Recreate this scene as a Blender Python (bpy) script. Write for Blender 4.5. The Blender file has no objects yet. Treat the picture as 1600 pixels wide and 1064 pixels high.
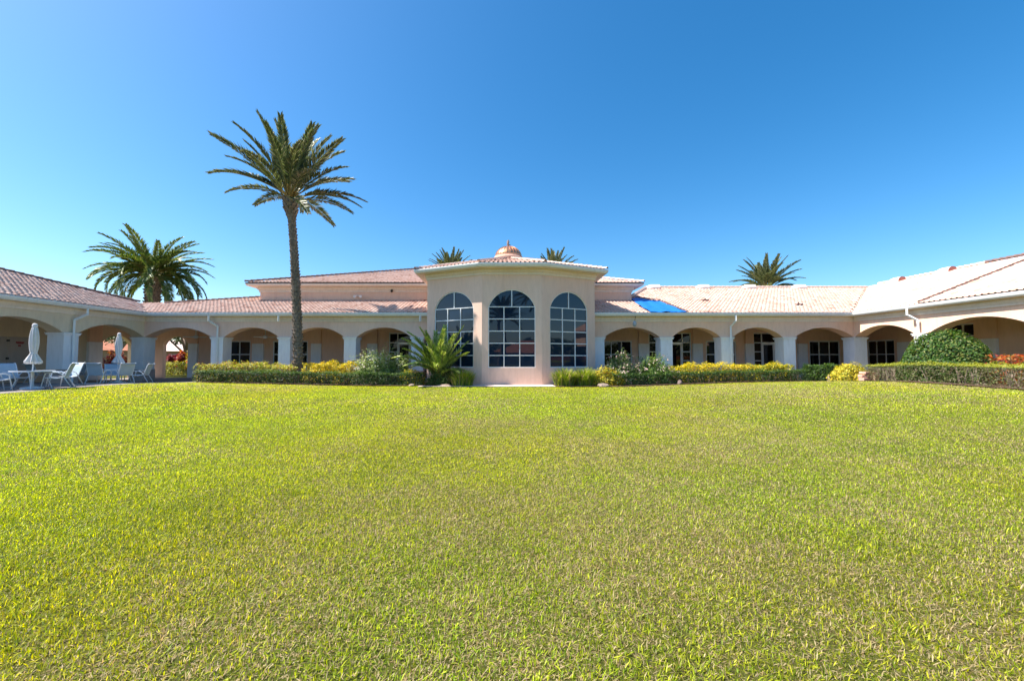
import bpy, math, random
import numpy as np
from mathutils import Vector, Matrix

# ------------------------------------------------------------------ camera, sky, sun, exposure
scene = bpy.context.scene
COL = scene.collection
R = math.radians
random.seed(7)
rng = np.random.default_rng(11)

cam_d = bpy.data.cameras.new('camera')
cam = bpy.data.objects.new('camera', cam_d)
COL.objects.link(cam)
cam_d.sensor_width = 36.0
cam_d.lens = 36.0 * 640 / 1600
cam_d.shift_x = 0.0125
cam_d.clip_end = 3000
CAMZ = 1.55
cam.location = (0, 0, CAMZ)
cam.rotation_euler = (R(90 + 2.505), 0, 0)
scene.camera = cam

SUN_EL, SUN_AZ = 53.0, 267.0          # compass-like: 0 = +Y, 90 = +X, 270 = -X
w = bpy.data.worlds.new('World')
scene.world = w
w.use_nodes = True
wn = w.node_tree
bg = wn.nodes['Background']
sky = wn.nodes.new('ShaderNodeTexSky')
sky.sky_type = 'NISHITA'
sky.sun_disc = False
sky.sun_elevation = R(SUN_EL)
sky.sun_rotation = R(SUN_AZ)
sky.altitude = 0
sky.air_density = 0.9
sky.dust_density = 1.0
sky.ozone_density = 2.5
hsv = wn.nodes.new('ShaderNodeHueSaturation')
hsv.inputs['Saturation'].default_value = 1.38
hsv.inputs['Hue'].default_value = .494
wn.links.new(sky.outputs[0], hsv.inputs['Color'])
wn.links.new(hsv.outputs[0], bg.inputs[0])
bg.inputs[1].default_value = 0.095
sd = bpy.data.lights.new('sun', 'SUN')
sun = bpy.data.objects.new('sun', sd)
COL.objects.link(sun)
sd.energy = 4.45
sd.angle = R(0.53)
sd.color = (1.0, 0.94, 0.85)
_to = Vector((math.sin(R(SUN_AZ)) * math.cos(R(SUN_EL)), math.cos(R(SUN_AZ)) * math.cos(R(SUN_EL)), math.sin(R(SUN_EL))))
sun.rotation_euler = _to.to_track_quat('Z', 'Y').to_euler()
sun.location = (-40, 10, 45)
scene.view_settings.view_transform = 'Standard'
scene.view_settings.look = 'None'
scene.view_settings.gamma = 1.0
scene.view_settings.exposure = 1.30
scene.render.engine = 'CYCLES'
scene.cycles.max_bounces = 8
scene.cycles.diffuse_bounces = 4
scene.cycles.transparent_max_bounces = 8

# ------------------------------------------------------------------ helpers
def smooth(a, b, x):
    t = np.clip((np.asarray(x, float) - a) / (b - a), 0, 1)
    return t * t * (3 - 2 * t)

def ground_z(x, y):
    x = np.asarray(x, float); y = np.asarray(y, float)
    side = np.where(x < 0, 0.28 * smooth(6, 17, -x), 0.40 * smooth(6, 18, x))
    return 0.08 * smooth(9, 20, y) + side * smooth(1, 10, y) * (1 - 0.72 * smooth(18, 25, y)) * (1 - smooth(40, 60, np.abs(x)))

def gz(x, y):
    return float(ground_z(x, y))

_NG = rng.random((256, 256))
def vnoise(x, y, s):
    x = np.asarray(x) / s + 37.3; y = np.asarray(y) / s + 71.9
    xi = np.floor(x).astype(int); yi = np.floor(y).astype(int)
    fx = x - xi; fy = y - yi
    fx = fx * fx * (3 - 2 * fx); fy = fy * fy * (3 - 2 * fy)
    g = lambda a, b: _NG[a % 256, b % 256]
    return (g(xi, yi) * (1 - fx) + g(xi + 1, yi) * fx) * (1 - fy) + (g(xi, yi + 1) * (1 - fx) + g(xi + 1, yi + 1) * fx) * fy

def np_mesh(name, V, F, col=None, tone=None):
    """V (n,3), F (m,k) constant-size faces"""
    V = np.ascontiguousarray(V, np.float32); F = np.ascontiguousarray(F, np.int32)
    me = bpy.data.meshes.new(name)
    me.vertices.add(len(V)); me.vertices.foreach_set('co', V.ravel())
    k = F.shape[1]
    me.loops.add(F.size); me.loops.foreach_set('vertex_index', F.ravel())
    me.polygons.add(len(F))
    me.polygons.foreach_set('loop_start', np.arange(0, F.size, k, dtype=np.int32))
    me.polygons.foreach_set('loop_total', np.full(len(F), k, np.int32))
    if col is not None:
        a = me.attributes.new('Col', 'FLOAT_COLOR', 'POINT')
        c = np.ones((len(V), 4), np.float32); c[:, :3] = col
        a.data.foreach_set('color', c.ravel())
    if tone is not None:
        a = me.attributes.new('tone', 'FLOAT', 'POINT')
        a.data.foreach_set('value', np.ascontiguousarray(tone, np.float32))
    me.update(calc_edges=True)
    me.validate()
    return me

class MB:
    def __init__(s): s.v = []; s.f = []
    def add(s, vs, fs):
        o = len(s.v); s.v += [tuple(map(float, p)) for p in vs]; s.f += [tuple(i + o for i in f) for f in fs]
        return s
    def box(s, x0, x1, y0, y1, z0, z1, M=None):
        vs = [Vector((x, y, z)) for z in (z0, z1) for y in (y0, y1) for x in (x0, x1)]
        if M is not None: vs = [M @ p for p in vs]
        return s.add(vs, [(0, 2, 3, 1), (4, 5, 7, 6), (0, 1, 5, 4), (2, 6, 7, 3), (0, 4, 6, 2), (1, 3, 7, 5)])
    def quad(s, a, b, c, d): return s.add([a, b, c, d], [(0, 1, 2, 3)])
    def loft(s, rings, closed=True, cap=True):
        n = len(rings[0]); o = len(s.v)
        for r in rings: s.v += [tuple(map(float, p)) for p in r]
        m = n if closed else n - 1
        for i in range(len(rings) - 1):
            for j in range(m):
                a = o + i * n + j; b = o + i * n + (j + 1) % n
                s.f.append((a, b, b + n, a + n))
        if cap and closed:
            s.f.append(tuple(o + j for j in range(n))[::-1])
            s.f.append(tuple(o + (len(rings) - 1) * n + j for j in range(n)))
        return s
    def tube(s, pts, rad, n=8, cap=True):
        pts = [Vector(p) for p in pts]
        if not hasattr(rad, '__len__'): rad = [rad] * len(pts)
        rings = []; ref = None
        for i, p in enumerate(pts):
            d = (pts[min(i + 1, len(pts) - 1)] - pts[max(i - 1, 0)]).normalized()
            if ref is None: ref = Vector((0, 0, 1)) if abs(d.z) < .9 else Vector((1, 0, 0))
            a = d.cross(ref).normalized(); b = d.cross(a).normalized()
            ref = ref - d * ref.dot(d)
            if ref.length < 1e-4: ref = b
            rings.append([p + (a * math.cos(2 * math.pi * k / n) + b * math.sin(2 * math.pi * k / n)) * rad[i] for k in range(n)])
        return s.loft(rings, True, cap)
    def lathe(s, prof, c=(0, 0, 0), n=16):
        rings = [[(c[0] + r * math.cos(2 * math.pi * k / n), c[1] + r * math.sin(2 * math.pi * k / n), c[2] + z) for k in range(n)] for r, z in prof]
        return s.loft(rings)
    def mesh(s, name):
        me = bpy.data.meshes.new(name); me.from_pydata(s.v, [], s.f); me.update(); return me
    def build(s, name, mat, parent=None, smooth_=False):
        me = s.mesh(name)
        if smooth_:
            me.polygons.foreach_set('use_smooth', [True] * len(me.polygons))
        return link(name, me, mat, parent)

ROOTLOC = {}
def link(name, me, mat, parent=None):
    o = bpy.data.objects.new(name, me); COL.objects.link(o)
    if mat is not None and not me.materials: me.materials.append(mat)
    if parent is not None:
        o.parent = parent
        if parent.name in ROOTLOC: o.matrix_parent_inverse = Matrix.Translation(-ROOTLOC[parent.name])
    return o

def tag(o, label=None, cat=None, group=None, kind=None):
    if label: o['label'] = label
    if cat: o['category'] = cat
    if group: o['group'] = group
    if kind: o['kind'] = kind
    return o

def root(name, loc, label, cat, group=None, world=True):
    """Empty at a thing's base; its parts are given in world coordinates when world is set"""
    o = bpy.data.objects.new(name, None); COL.objects.link(o)
    o.empty_display_size = .2
    o.location = loc
    if world: ROOTLOC[o.name] = Vector(loc)
    return tag(o, label, cat, group)

def copy_tree(o, parent=None):
    c = o.copy(); COL.objects.link(c)
    if parent is not None: c.parent = parent
    for ch in list(o.children): copy_tree(ch, c)
    return c

# ------------------------------------------------------------------ materials
def mat_new(name):
    m = bpy.data.materials.new(name); m.use_nodes = True
    return m, m.node_tree, m.node_tree.nodes['Principled BSDF']

def N(nt, t, **kw):
    n = nt.nodes.new(t)
    for k, v in kw.items(): setattr(n, k, v)
    return n

def ramp(nt, fac, stops):
    r = N(nt, 'ShaderNodeValToRGB')
    els = r.color_ramp.elements
    while len(els) > 1: els.remove(els[-1])
    els[0].position, els[0].color = stops[0][0], (*stops[0][1], 1)
    for p, c in stops[1:]:
        e = els.new(p); e.color = (*c, 1)
    nt.links.new(fac, r.inputs[0]); return r.outputs[0]

def coords(nt):
    return N(nt, 'ShaderNodeTexCoord').outputs['Object']

def geo_pos(nt):
    return N(nt, 'ShaderNodeNewGeometry').outputs['Position']

def noise(nt, scale, detail=4, rough=.6, vec=None):
    n = N(nt, 'ShaderNodeTexNoise'); n.inputs['Scale'].default_value = scale
    n.inputs['Detail'].default_value = detail; n.inputs['Roughness'].default_value = rough
    nt.links.new(vec if vec is not None else geo_pos(nt), n.inputs['Vector']); return n.outputs[0]

def bump(nt, h, strength, dist, bsdf):
    b = N(nt, 'ShaderNodeBump'); b.inputs['Strength'].default_value = strength; b.inputs['Distance'].default_value = dist
    nt.links.new(h, b.inputs['Height']); nt.links.new(b.outputs[0], bsdf.inputs['Normal'])

def surface(name, c1, c2, scale=2.0, rough=.85, bscale=60, bstr=.3, bdist=.01, streak=False, spec=.3):
    m, nt, b = mat_new(name)
    vec = geo_pos(nt)
    if streak:
        mp = N(nt, 'ShaderNodeMapping'); mp.inputs['Scale'].default_value = (1, 1, .22)
        nt.links.new(vec, mp.inputs[0]); v2 = mp.outputs[0]
    else: v2 = vec
    base = ramp(nt, noise(nt, scale, 6, .65, v2), [(.3, c1), (.7, c2)])
    if streak:
        mott = ramp(nt, noise(nt, 7, 5, .7, v2), [(.25, (.86, .85, .84)), (.55, (1, 1, 1))])
        mm = N(nt, 'ShaderNodeMix', data_type='RGBA', blend_type='MULTIPLY'); mm.inputs[0].default_value = .8
        nt.links.new(base, mm.inputs[6]); nt.links.new(mott, mm.inputs[7]); base = mm.outputs[2]
    nt.links.new(base, b.inputs['Base Color'])
    b.inputs['Roughness'].default_value = rough
    b.inputs['Specular IOR Level'].default_value = spec
    if bstr: bump(nt, noise(nt, bscale, 4, .6, vec), bstr, bdist, b)
    return m

M = {}
M['stucco'] = surface('peach_stucco', (.79, .515, .375), (.86, .595, .45), .9, .9, 45, .35, .012, True)
M['stucco_pink'] = surface('pink_stucco', (.78, .52, .405), (.85, .60, .485), .9, .9, 45, .35, .012, True)
M['taupe'] = surface('taupe_stucco', (.48, .36, .30), (.56, .43, .37), 1.2, .9, 45, .3, .01, True)
M['white'] = surface('white_stucco', (.77, .77, .79), (.84, .84, .85), .8, .85, 50, .25, .008, True)
M['cream'] = surface('cream_trim', (.74, .62, .52), (.80, .69, .585), .8, .8, 50, .15, .006, True)
M['gutter'] = surface('white_gutter_paint', (.72, .73, .74), (.80, .81, .81), .7, .45, 30, .05, .003, True, .5)
M['frame'] = surface('white_window_frame', (.72, .73, .76), (.80, .81, .82), 2, .4, 30, 0, .002, False, .5)
M['door'] = surface('tan_door_paint', (.44, .39, .34), (.50, .44, .39), 1, .55, 30, .05, .003, True)
M['ceiling'] = surface('arcade_ceiling', (.68, .5, .39), (.72, .55, .43), 1, .9, 30, .1, .004)
M['underlay'] = surface('roof_underlay', (.05, .03, .025), (.09, .055, .045), 3, .9, 30, .2, .01)
M['darkcap'] = surface('weathered_dark_tile', (.10, .065, .055), (.2, .12, .1), 4, .85, 20, .3, .01)
M['black'] = surface('black_hardware', (.012, .012, .013), (.03, .03, .03), 8, .4, 30, 0)
M['redpaint'] = surface('red_lettering', (.30, .02, .03), (.36, .03, .04), 8, .6, 30, 0)
M['concrete'] = surface('concrete_paving', (.46, .42, .39), (.58, .53, .49), 1.1, .9, 80, .25, .006)
M['pinkpave'] = surface('pink_paving', (.58, .47, .42), (.68, .57, .52), 1.5, .9, 60, .25, .006)
M['patio'] = surface('patio_paving', (.20, .17, .16), (.30, .26, .24), 1.4, .9, 60, .3, .008)
M['mulch'] = surface('bark_mulch', (.10, .055, .035), (.24, .15, .10), 9, .95, 35, 1.0, .05)
M['rock'] = surface('tan_rock', (.26, .19, .15), (.40, .31, .25), 3, .9, 14, .6, .05)
M['rockgrey'] = surface('grey_pink_rock', (.17, .12, .115), (.27, .20, .18), 3, .9, 14, .6, .05)
M['block'] = surface('pink_block', (.50, .27, .21), (.62, .38, .30), 5, .9, 40, .4, .01)
M['copper'] = surface('copper_sheet', (.55, .27, .15), (.66, .36, .21), 3, .38, 25, .1, .01)
M['copper'].node_tree.nodes['Principled BSDF'].inputs['Metallic'].default_value = .75
M['cupola'] = surface('terracotta_cupola', (.46, .26, .19), (.56, .34, .26), 4, .8, 30, .2, .01)
M['bronze'] = surface('weathered_bronze', (.20, .13, .10), (.32, .22, .17), 12, .5, 30, .1)
M['tarp'] = surface('blue_tarpaulin', (.012, .13, .50), (.02, .19, .62), 4, .42, 5, .5, .04, False, .4)
M['alu'] = surface('white_powder_coat', (.66, .68, .72), (.74, .76, .8), 3, .35, 30, 0, .002, False, .5)
M['sling'] = surface('blue_grey_sling_mesh', (.36, .46, .55), (.44, .53, .6), 6, .75, 160, .2, .002)
M['canvas'] = surface('off_white_canvas', (.66, .62, .62), (.76, .73, .73), 5, .85, 30, .3, .01)
M['darkfurn'] = surface('dark_grey_furniture', (.09, .09, .10), (.14, .14, .15), 5, .6, 30, 0)
M['twig'] = surface('brown_twig_bark', (.10, .065, .045), (.22, .155, .115), 12, .95, 40, .5, .01)
M['palebark'] = surface('pale_twig_bark', (.25, .19, .15), (.38, .30, .25), 12, .95, 40, .5, .01)
M['ridge'] = surface('pale_ridge_tile', (.60, .45, .38), (.72, .56, .48), 3, .85, 30, .2, .01)
M['vent'] = surface('pale_roof_vent', (.70, .60, .54), (.8, .70, .63), 3, .7, 30, .1, .01)
M['vent_end_shade'] = surface('shaded_red_vent_end', (.34, .13, .10), (.42, .18, .14), 6, .8, 40, .3, .01)  # dull red of the end faces, darkened in the colour for their shaded side
M['far_wall'] = surface('tan_far_house_wall', (.55, .36, .22), (.62, .42, .27), .6, .9, 30, .1)
M['far_roof'] = surface('terracotta_far_roof', (.42, .15, .08), (.55, .24, .14), 1.2, .85, 8, .5, .05)
M['far_roof2'] = surface('pale_far_roof', (.55, .40, .36), (.66, .52, .47), 1.2, .85, 8, .5, .05)

def glass(name, col, ior):
    m, nt, b = mat_new(name)
    b.inputs['Base Color'].default_value = (*col, 1)
    b.inputs['Roughness'].default_value = .015
    b.inputs['IOR'].default_value = ior
    n = noise(nt, .7, 2, .5)
    bump(nt, n, .03, .05, b)
    return m
M['glass'] = glass('tinted_blue_glass', (.006, .018, .042), 1.5)
M['glass2'] = glass('dark_window_glass', (.006, .006, .007), 1.45)
M['tableglass'] = glass('frosted_table_glass', (.38, .42, .45), 1.5)

def tile_mat():
    m, nt, b = mat_new('pink_barrel_tile')
    at = N(nt, 'ShaderNodeAttribute', attribute_name='tone')
    base = ramp(nt, at.outputs['Fac'], [(0, (.46, .24, .18)), (.10, (.62, .385, .305)), (.55, (.70, .46, .37)), (1, (.77, .55, .455))])
    st = ramp(nt, noise(nt, .55, 6, .7), [(.30, (.80, .72, .68)), (.55, (1, 1, 1))])
    fine = ramp(nt, noise(nt, 14, 4, .7), [(.25, (.86, .84, .82)), (.6, (1, 1, 1))])
    mx = N(nt, 'ShaderNodeMix', data_type='RGBA', blend_type='MULTIPLY'); mx.inputs[0].default_value = .6
    nt.links.new(base, mx.inputs[6]); nt.links.new(st, mx.inputs[7])
    m2 = N(nt, 'ShaderNodeMix', data_type='RGBA', blend_type='MULTIPLY'); m2.inputs[0].default_value = .8
    nt.links.new(mx.outputs[2], m2.inputs[6]); nt.links.new(fine, m2.inputs[7])
    nt.links.new(m2.outputs[2], b.inputs['Base Color'])
    b.inputs['Roughness'].default_value = .8
    b.inputs['Specular IOR Level'].default_value = .3
    return m
M['tile'] = tile_mat()

def leaf_mat(name, trans=.35, rough=.55, spec=.35):
    m, nt, b = mat_new(name)
    at = N(nt, 'ShaderNodeAttribute', attribute_name='Col')
    nt.links.new(at.outputs['Color'], b.inputs['Base Color'])
    b.inputs['Roughness'].default_value = rough
    b.inputs['Specular IOR Level'].default_value = spec
    tr = N(nt, 'ShaderNodeBsdfTranslucent')
    hs = N(nt, 'ShaderNodeHueSaturation'); hs.inputs['Value'].default_value = 1.6; hs.inputs['Saturation'].default_value = 1.15; hs.inputs['Hue'].default_value = .485
    nt.links.new(at.outputs['Color'], hs.inputs['Color']); nt.links.new(hs.outputs[0], tr.inputs['Color'])
    mx = N(nt, 'ShaderNodeMixShader'); mx.inputs[0].default_value = trans
    nt.links.new(b.outputs[0], mx.inputs[1]); nt.links.new(tr.outputs[0], mx.inputs[2])
    nt.links.new(mx.outputs[0], nt.nodes['Material Output'].inputs['Surface'])
    return m
M['leaf'] = leaf_mat('shrub_leaf')
M['palm'] = leaf_mat('palm_leaflet', .25, .45, .5)
M['grass'] = leaf_mat('grass_blade', .45, .5, .3)

def lawn_mat():
    m, nt, b = mat_new('lawn_soil_and_thatch')
    p = geo_pos(nt)
    a = ramp(nt, noise(nt, .35, 6, .65, p), [(.35, (.075, .10, .015)), (.65, (.135, .125, .035))])
    c = ramp(nt, noise(nt, 26, 5, .75, p), [(.3, (.35, .35, .3)), (.7, (1.25, 1.25, 1.1))])
    mx = N(nt, 'ShaderNodeMix', data_type='RGBA', blend_type='MULTIPLY'); mx.inputs[0].default_value = 1
    nt.links.new(a, mx.inputs[6]); nt.links.new(c, mx.inputs[7]); nt.links.new(mx.outputs[2], b.inputs['Base Color'])
    b.inputs['Roughness'].default_value = .95
    b.inputs['Specular IOR Level'].default_value = .1
    bump(nt, noise(nt, 40, 5, .7, p), .8, .04, b)
    return m
M['lawn'] = lawn_mat()

# ------------------------------------------------------------------ the ground
def sheet(name, xs, ys, zoff, mat, mask=None, zfun=ground_z):
    X, Y = np.meshgrid(xs, ys)
    V = np.stack([X, Y, zfun(X, Y) + zoff], -1).reshape(-1, 3)
    nx = len(xs); F = []
    for j in range(len(ys) - 1):
        for i in range(nx - 1):
            if mask is None or mask((xs[i] + xs[i + 1]) / 2, (ys[j] + ys[j + 1]) / 2):
                a = j * nx + i; F.append((a, a + 1, a + nx + 1, a + nx))
    me = np_mesh(name, V, np.array(F)); me.polygons.foreach_set('use_smooth', [True] * len(me.polygons))
    return tag(link(name, me, mat), kind='structure')

gx = np.concatenate([[-1500, -600, -250, -120, -80], np.arange(-60, 60.1, 1.0), [80, 120, 250, 600, 1500]])
gy = np.concatenate([[-1500, -600, -250, -120, -80], np.arange(-60, 70.1, 1.0), [80, 120, 250, 600, 1500]])
sheet('ground', gx, gy, 0, M['lawn'])

LAWN_L, LAWN_R = -17.3, 18.3
def lawn_back(x):
    """far edge of the lawn: the planting beds and the path before the bay"""
    x = np.asarray(x, float)
    return np.interp(x, [-17.3, -16.6, -16.2, -4, -3.2, -1.2, -1, 2.6, 2.8, 6, 9.7, 13.5, 17.6, 18.3],
                     [24.2, 23.6, 21.85, 21.65, 21.5, 21.3, 21.15, 21.15, 21.1, 21.1, 22.1, 22.65, 22.9, 22.4])
# ------------------------------------------------------------------ grass blades
def blades(n, y0, y1, f0, f1, wid, length, seg, lum):
    y = rng.random(n * 3) ** .5 * (y1 - y0) + y0 if False else y0 + (y1 - y0) * rng.random(n * 3)
    x = (rng.random(n * 3) * 2 - 1) * np.minimum(1.33 * y + 1.2, 19)
    k = (x > LAWN_L + .02) & (x < LAWN_R) & (y < lawn_back(x) - .02)
    # keep area density even although the strip widens with y
    pk = np.minimum(1.33 * y + 1.2, 19) / min(1.33 * y1 + 1.2, 19)
    k &= rng.random(n * 3) < pk
    fade = np.clip((y - y0) / f0, 0, 1) * np.clip((y1 - y) / f1, 0, 1)
    k &= rng.random(n * 3) < fade
    x = x[k][:n]; y = y[k][:n]; n = len(x)
    z = ground_z(x, y)
    big = vnoise(x, y, 3.1) * .55 + vnoise(x + 9, y, 1.1) * .3 + vnoise(x, y + 5, .35) * .35
    clump = vnoise(x + 50, y + 20, .16)
    L = length * (.55 + .7 * rng.random(n)) * (.75 + .5 * clump)
    W = wid * (.6 + .8 * rng.random(n))
    az = rng.random(n) * 2 * np.pi
    tilt = np.abs(rng.normal(.85, .5, n)).clip(.03, 1.52)
    d = np.stack([np.cos(az) * np.sin(tilt), np.sin(az) * np.sin(tilt), np.cos(tilt)], -1)
    sa = az + np.pi / 2 + rng.normal(0, .5, n)
    s = np.stack([np.cos(sa), np.sin(sa), np.zeros(n)], -1)
    P = np.stack([x, y, z], -1)
    # colour: fresh green to yellow green, with straw where the lawn is worn
    t = rng.random(n)[:, None]
    green = (1 - t) * np.array([.115, .215, .007]) + t * np.array([.54, .56, .028])
    straw = (1 - t) * np.array([.36, .26, .11]) + t * np.array([.62, .52, .30])
    worn = np.clip((big - .5) * 2.6, 0, 1) * .42 + .04 + .24 * smooth(-8, 12, x) + .05 * (1 - smooth(2, 12, y)) * smooth(-9, 0, x)
    isst = (rng.random(n) < worn)[:, None]
    hue = vnoise(x + 13, y - 7, 1.5) * .6 + vnoise(x - 3, y + 17, .5) * .4
    green = green * (.80 + .42 * hue)[:, None]
    green[:, 0] *= .88 + .24 * vnoise(x + 80, y, 2.3)
    green *= lum  # far zones coloured brighter, near darker: offset for blade self-shadowing put into the colour
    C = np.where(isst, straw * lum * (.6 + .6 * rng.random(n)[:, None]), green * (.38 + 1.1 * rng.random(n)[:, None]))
    flat = isst[:, 0] & (rng.random(n) < .6)
    d[flat, 2] *= .3
    if seg == 2:
        mid = P + d * (L * .55)[:, None]
        d2 = d.copy(); d2[:, 2] -= .05 + .3 * rng.random(n); d2 /= np.linalg.norm(d2, axis=1)[:, None]
        tip = mid + d2 * (L * .5)[:, None]
        tip[:, 2] = np.maximum(tip[:, 2], z + .004)
        h = s * (W / 2)[:, None]
        V = np.stack([P - h * .7, P + h * .7, mid + h, mid - h, tip], 1).reshape(-1, 3)
        b = np.arange(n)[:, None] * 5
        F = np.concatenate([b + [0, 1, 2], b + [0, 2, 3], b + [3, 2, 4]])
        Cv = np.repeat(C, 5, 0)
    else:
        h = s * (W / 2)[:, None]
        V = np.stack([P - h, P + h, P + d * L[:, None]], 1).reshape(-1, 3)
        F = np.arange(3 * n).reshape(-1, 3)
        Cv = np.repeat(C, 3, 0)
    return V, F, Cv

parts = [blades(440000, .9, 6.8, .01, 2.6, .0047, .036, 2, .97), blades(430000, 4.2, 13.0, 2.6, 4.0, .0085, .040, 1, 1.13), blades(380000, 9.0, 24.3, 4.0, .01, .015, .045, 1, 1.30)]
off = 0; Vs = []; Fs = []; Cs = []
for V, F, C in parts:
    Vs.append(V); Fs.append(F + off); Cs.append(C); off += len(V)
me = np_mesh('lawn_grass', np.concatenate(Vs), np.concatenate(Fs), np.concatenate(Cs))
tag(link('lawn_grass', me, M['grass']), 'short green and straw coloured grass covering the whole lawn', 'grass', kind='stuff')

# paving and beds
sheet('patio', np.linspace(-26.4, -17.3, 19), np.linspace(2, 29.4, 40), .012, M['patio'])
sheet('pavement', np.linspace(-26.2, 26.2, 60), np.linspace(24.6, 29.4, 8), .03, M['concrete'], lambda x, y: x > -17.25)
sheet('path', np.linspace(-4.2, 5.6, 20), np.linspace(21.1, 24.6, 8), .035, M['pinkpave'])
sheet('planting_bed', np.linspace(-17.0, -2.3, 50), np.linspace(21.3, 24.6, 24), .05, M['mulch'], lambda x, y: y > float(lawn_back(x)) - .05)
sheet('planting_bed', np.linspace(2.9, 21.6, 60), np.linspace(20.9, 24.6, 30), .05, M['mulch'], lambda x, y: y > float(lawn_back(x)) - .05)
sheet('planting_bed', np.linspace(18.2, 21.7, 12), np.linspace(2, 24.5, 40), .05, M['mulch'])

# ------------------------------------------------------------------ the clubhouse
club = root('clubhouse', (.7, 25, 0), 'long single-storey peach stucco clubhouse with arcades, tiled roofs and copper dome', 'building')
XC = .70
YW, XW = 25.0, 21.7           # outer faces of the arcade walls
YI, XI = 29.3, 26.0           # inner walls
Z_SP, Z_AP, Z_SOF = 2.84, 3.44, 4.10
SL = .32                      # roof slope

class Frame:
    """local wall frame: u along the wall, w into the wall, z up"""
    def __init__(s, O, e, n): s.O = Vector(O); s.e = Vector(e).normalized(); s.n = Vector(n).normalized()
    def P(s, u, w, z): return s.O + s.e * u + s.n * w + Vector((0, 0, z))
    def box(s, mb, u0, u1, w0, w1, z0, z1):
        vs = [s.P(u, w_, z) for z in (z0, z1) for w_ in (w0, w1) for u in (u0, u1)]
        mb.add(vs, [(0, 2, 3, 1), (4, 5, 7, 6), (0, 1, 5, 4), (2, 6, 7, 3), (0, 4, 6, 2), (1, 3, 7, 5)])

def arc(a, b, zs, rise, n=16):
    if rise <= 0: return [(a, zs), (b, zs)]
    h = (b - a) / 2; c = (a + b) / 2; Rr = (h * h + rise * rise) / (2 * rise); zc = zs + rise - Rr
    return [(a + (b - a) * k / n, zc + math.sqrt(max(Rr * Rr - (a + (b - a) * k / n - c) ** 2, 0))) for k in range(n + 1)]

def pierced_wall(mb, fr, L0, L1, zb, zt, t, ops):
    """ops: (a, b, z0, zs, rise)"""
    P = fr.P
    def strip(a, b, z0a, z0b, z1):
        mb.quad(P(a, 0, z0a), P(b, 0, z0b), P(b, 0, z1), P(a, 0, z1))
        mb.quad(P(b, t, z0b), P(a, t, z0a), P(a, t, z1), P(b, t, z1))
    u = L0
    for (a, b, z0, zs, rise) in sorted(ops):
        if a > u + 1e-6:
            strip(u, a, zb, zb, zt); mb.quad(P(u, 0, zb), P(u, t, zb), P(a, t, zb), P(a, 0, zb))
        pts = arc(a, b, zs, rise)
        for (p, q) in zip(pts[:-1], pts[1:]):
            strip(p[0], q[0], p[1], q[1], zt)
            mb.quad(P(p[0], 0, p[1]), P(p[0], t, p[1]), P(q[0], t, q[1]), P(q[0], 0, q[1]))
        if zs > z0 + 1e-6:
            mb.quad(P(a, 0, z0), P(a, t, z0), P(a, t, zs), P(a, 0, zs))
            mb.quad(P(b, t, z0), P(b, 0, z0), P(b, 0, zs), P(b, t, zs))
        if z0 > zb + 1e-6:
            strip(a, b, zb, zb, z0); mb.quad(P(a, 0, z0), P(b, 0, z0), P(b, t, z0), P(a, t, z0))
        u = b
    if u < L1 - 1e-6:
        strip(u, L1, zb, zb, zt); mb.quad(P(u, 0, zb), P(u, t, zb), P(L1, t, zb), P(L1, 0, zb))
    mb.quad(P(L0, 0, zt), P(L1, 0, zt), P(L1, t, zt), P(L0, t, zt))
    mb.quad(P(L0, 0, zb), P(L0, 0, zt), P(L0, t, zt), P(L0, t, zb))
    mb.quad(P(L1, t, zb), P(L1, t, zt), P(L1, 0, zt), P(L1, 0, zb))

F_BACK = Frame((0, YW, 0), (1, 0, 0), (0, 1, 0))
F_LEFT = Frame((-XW, 0, 0), (0, 1, 0), (-1, 0, 0))     # u = Y
F_RIGHT = Frame((XW, 0, 0), (0, 1, 0), (1, 0, 0))
T = .72
CW, CD = .72, .82

def column(fr, u, z0, wide=CW, zt=Z_SP, name='column'):
    mb = MB(); fr.box(mb, u - wide / 2, u + wide / 2, -.05, CD - .05, z0 + .72, zt - .12)
    c = mb.build(name, M['white'], club)
    mb = MB(); fr.box(mb, u - wide / 2 - .03, u + wide / 2 + .03, -.08, CD - .02, -.3, z0 + .72)
    mb.build('base', M['taupe'], c)
    mb = MB(); fr.box(mb, u - wide / 2 - .05, u + wide / 2 + .05, -.10, CD, zt - .12, zt - .04)
    fr.box(mb, u - wide / 2 - .08, u + wide / 2 + .08, -.13, CD + .03, zt - .04, zt)
    mb.build('capital', M['white'], c)

def arches(cols, wide=CW):
    return [(a + wide / 2, b - wide / 2, Z_SP, Z_SP, Z_AP - Z_SP) for a, b in zip(cols[:-1], cols[1:])]

# rear arcades, left and right of the bay
colsL = [-22.06, -17.2, -13.1, -9.1, -5.0]
colsR = [6.05, 10.2, 13.9, 17.7, 22.06]
mb = MB(); pierced_wall(mb, F_BACK, -XW, -4.2, Z_SP, 4.3, T, arches(colsL)); mb.build('arcade_wall', M['stucco_pink'], club)
mb = MB(); pierced_wall(mb, F_BACK, 5.6, XW, Z_SP, 4.3, T, arches(colsR)); mb.build('arcade_wall', M['stucco'], club)
for x in colsL[1:]: column(F_BACK, x, .08)
for x in colsR[:-1]: column(F_BACK, x, .1)
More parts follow.
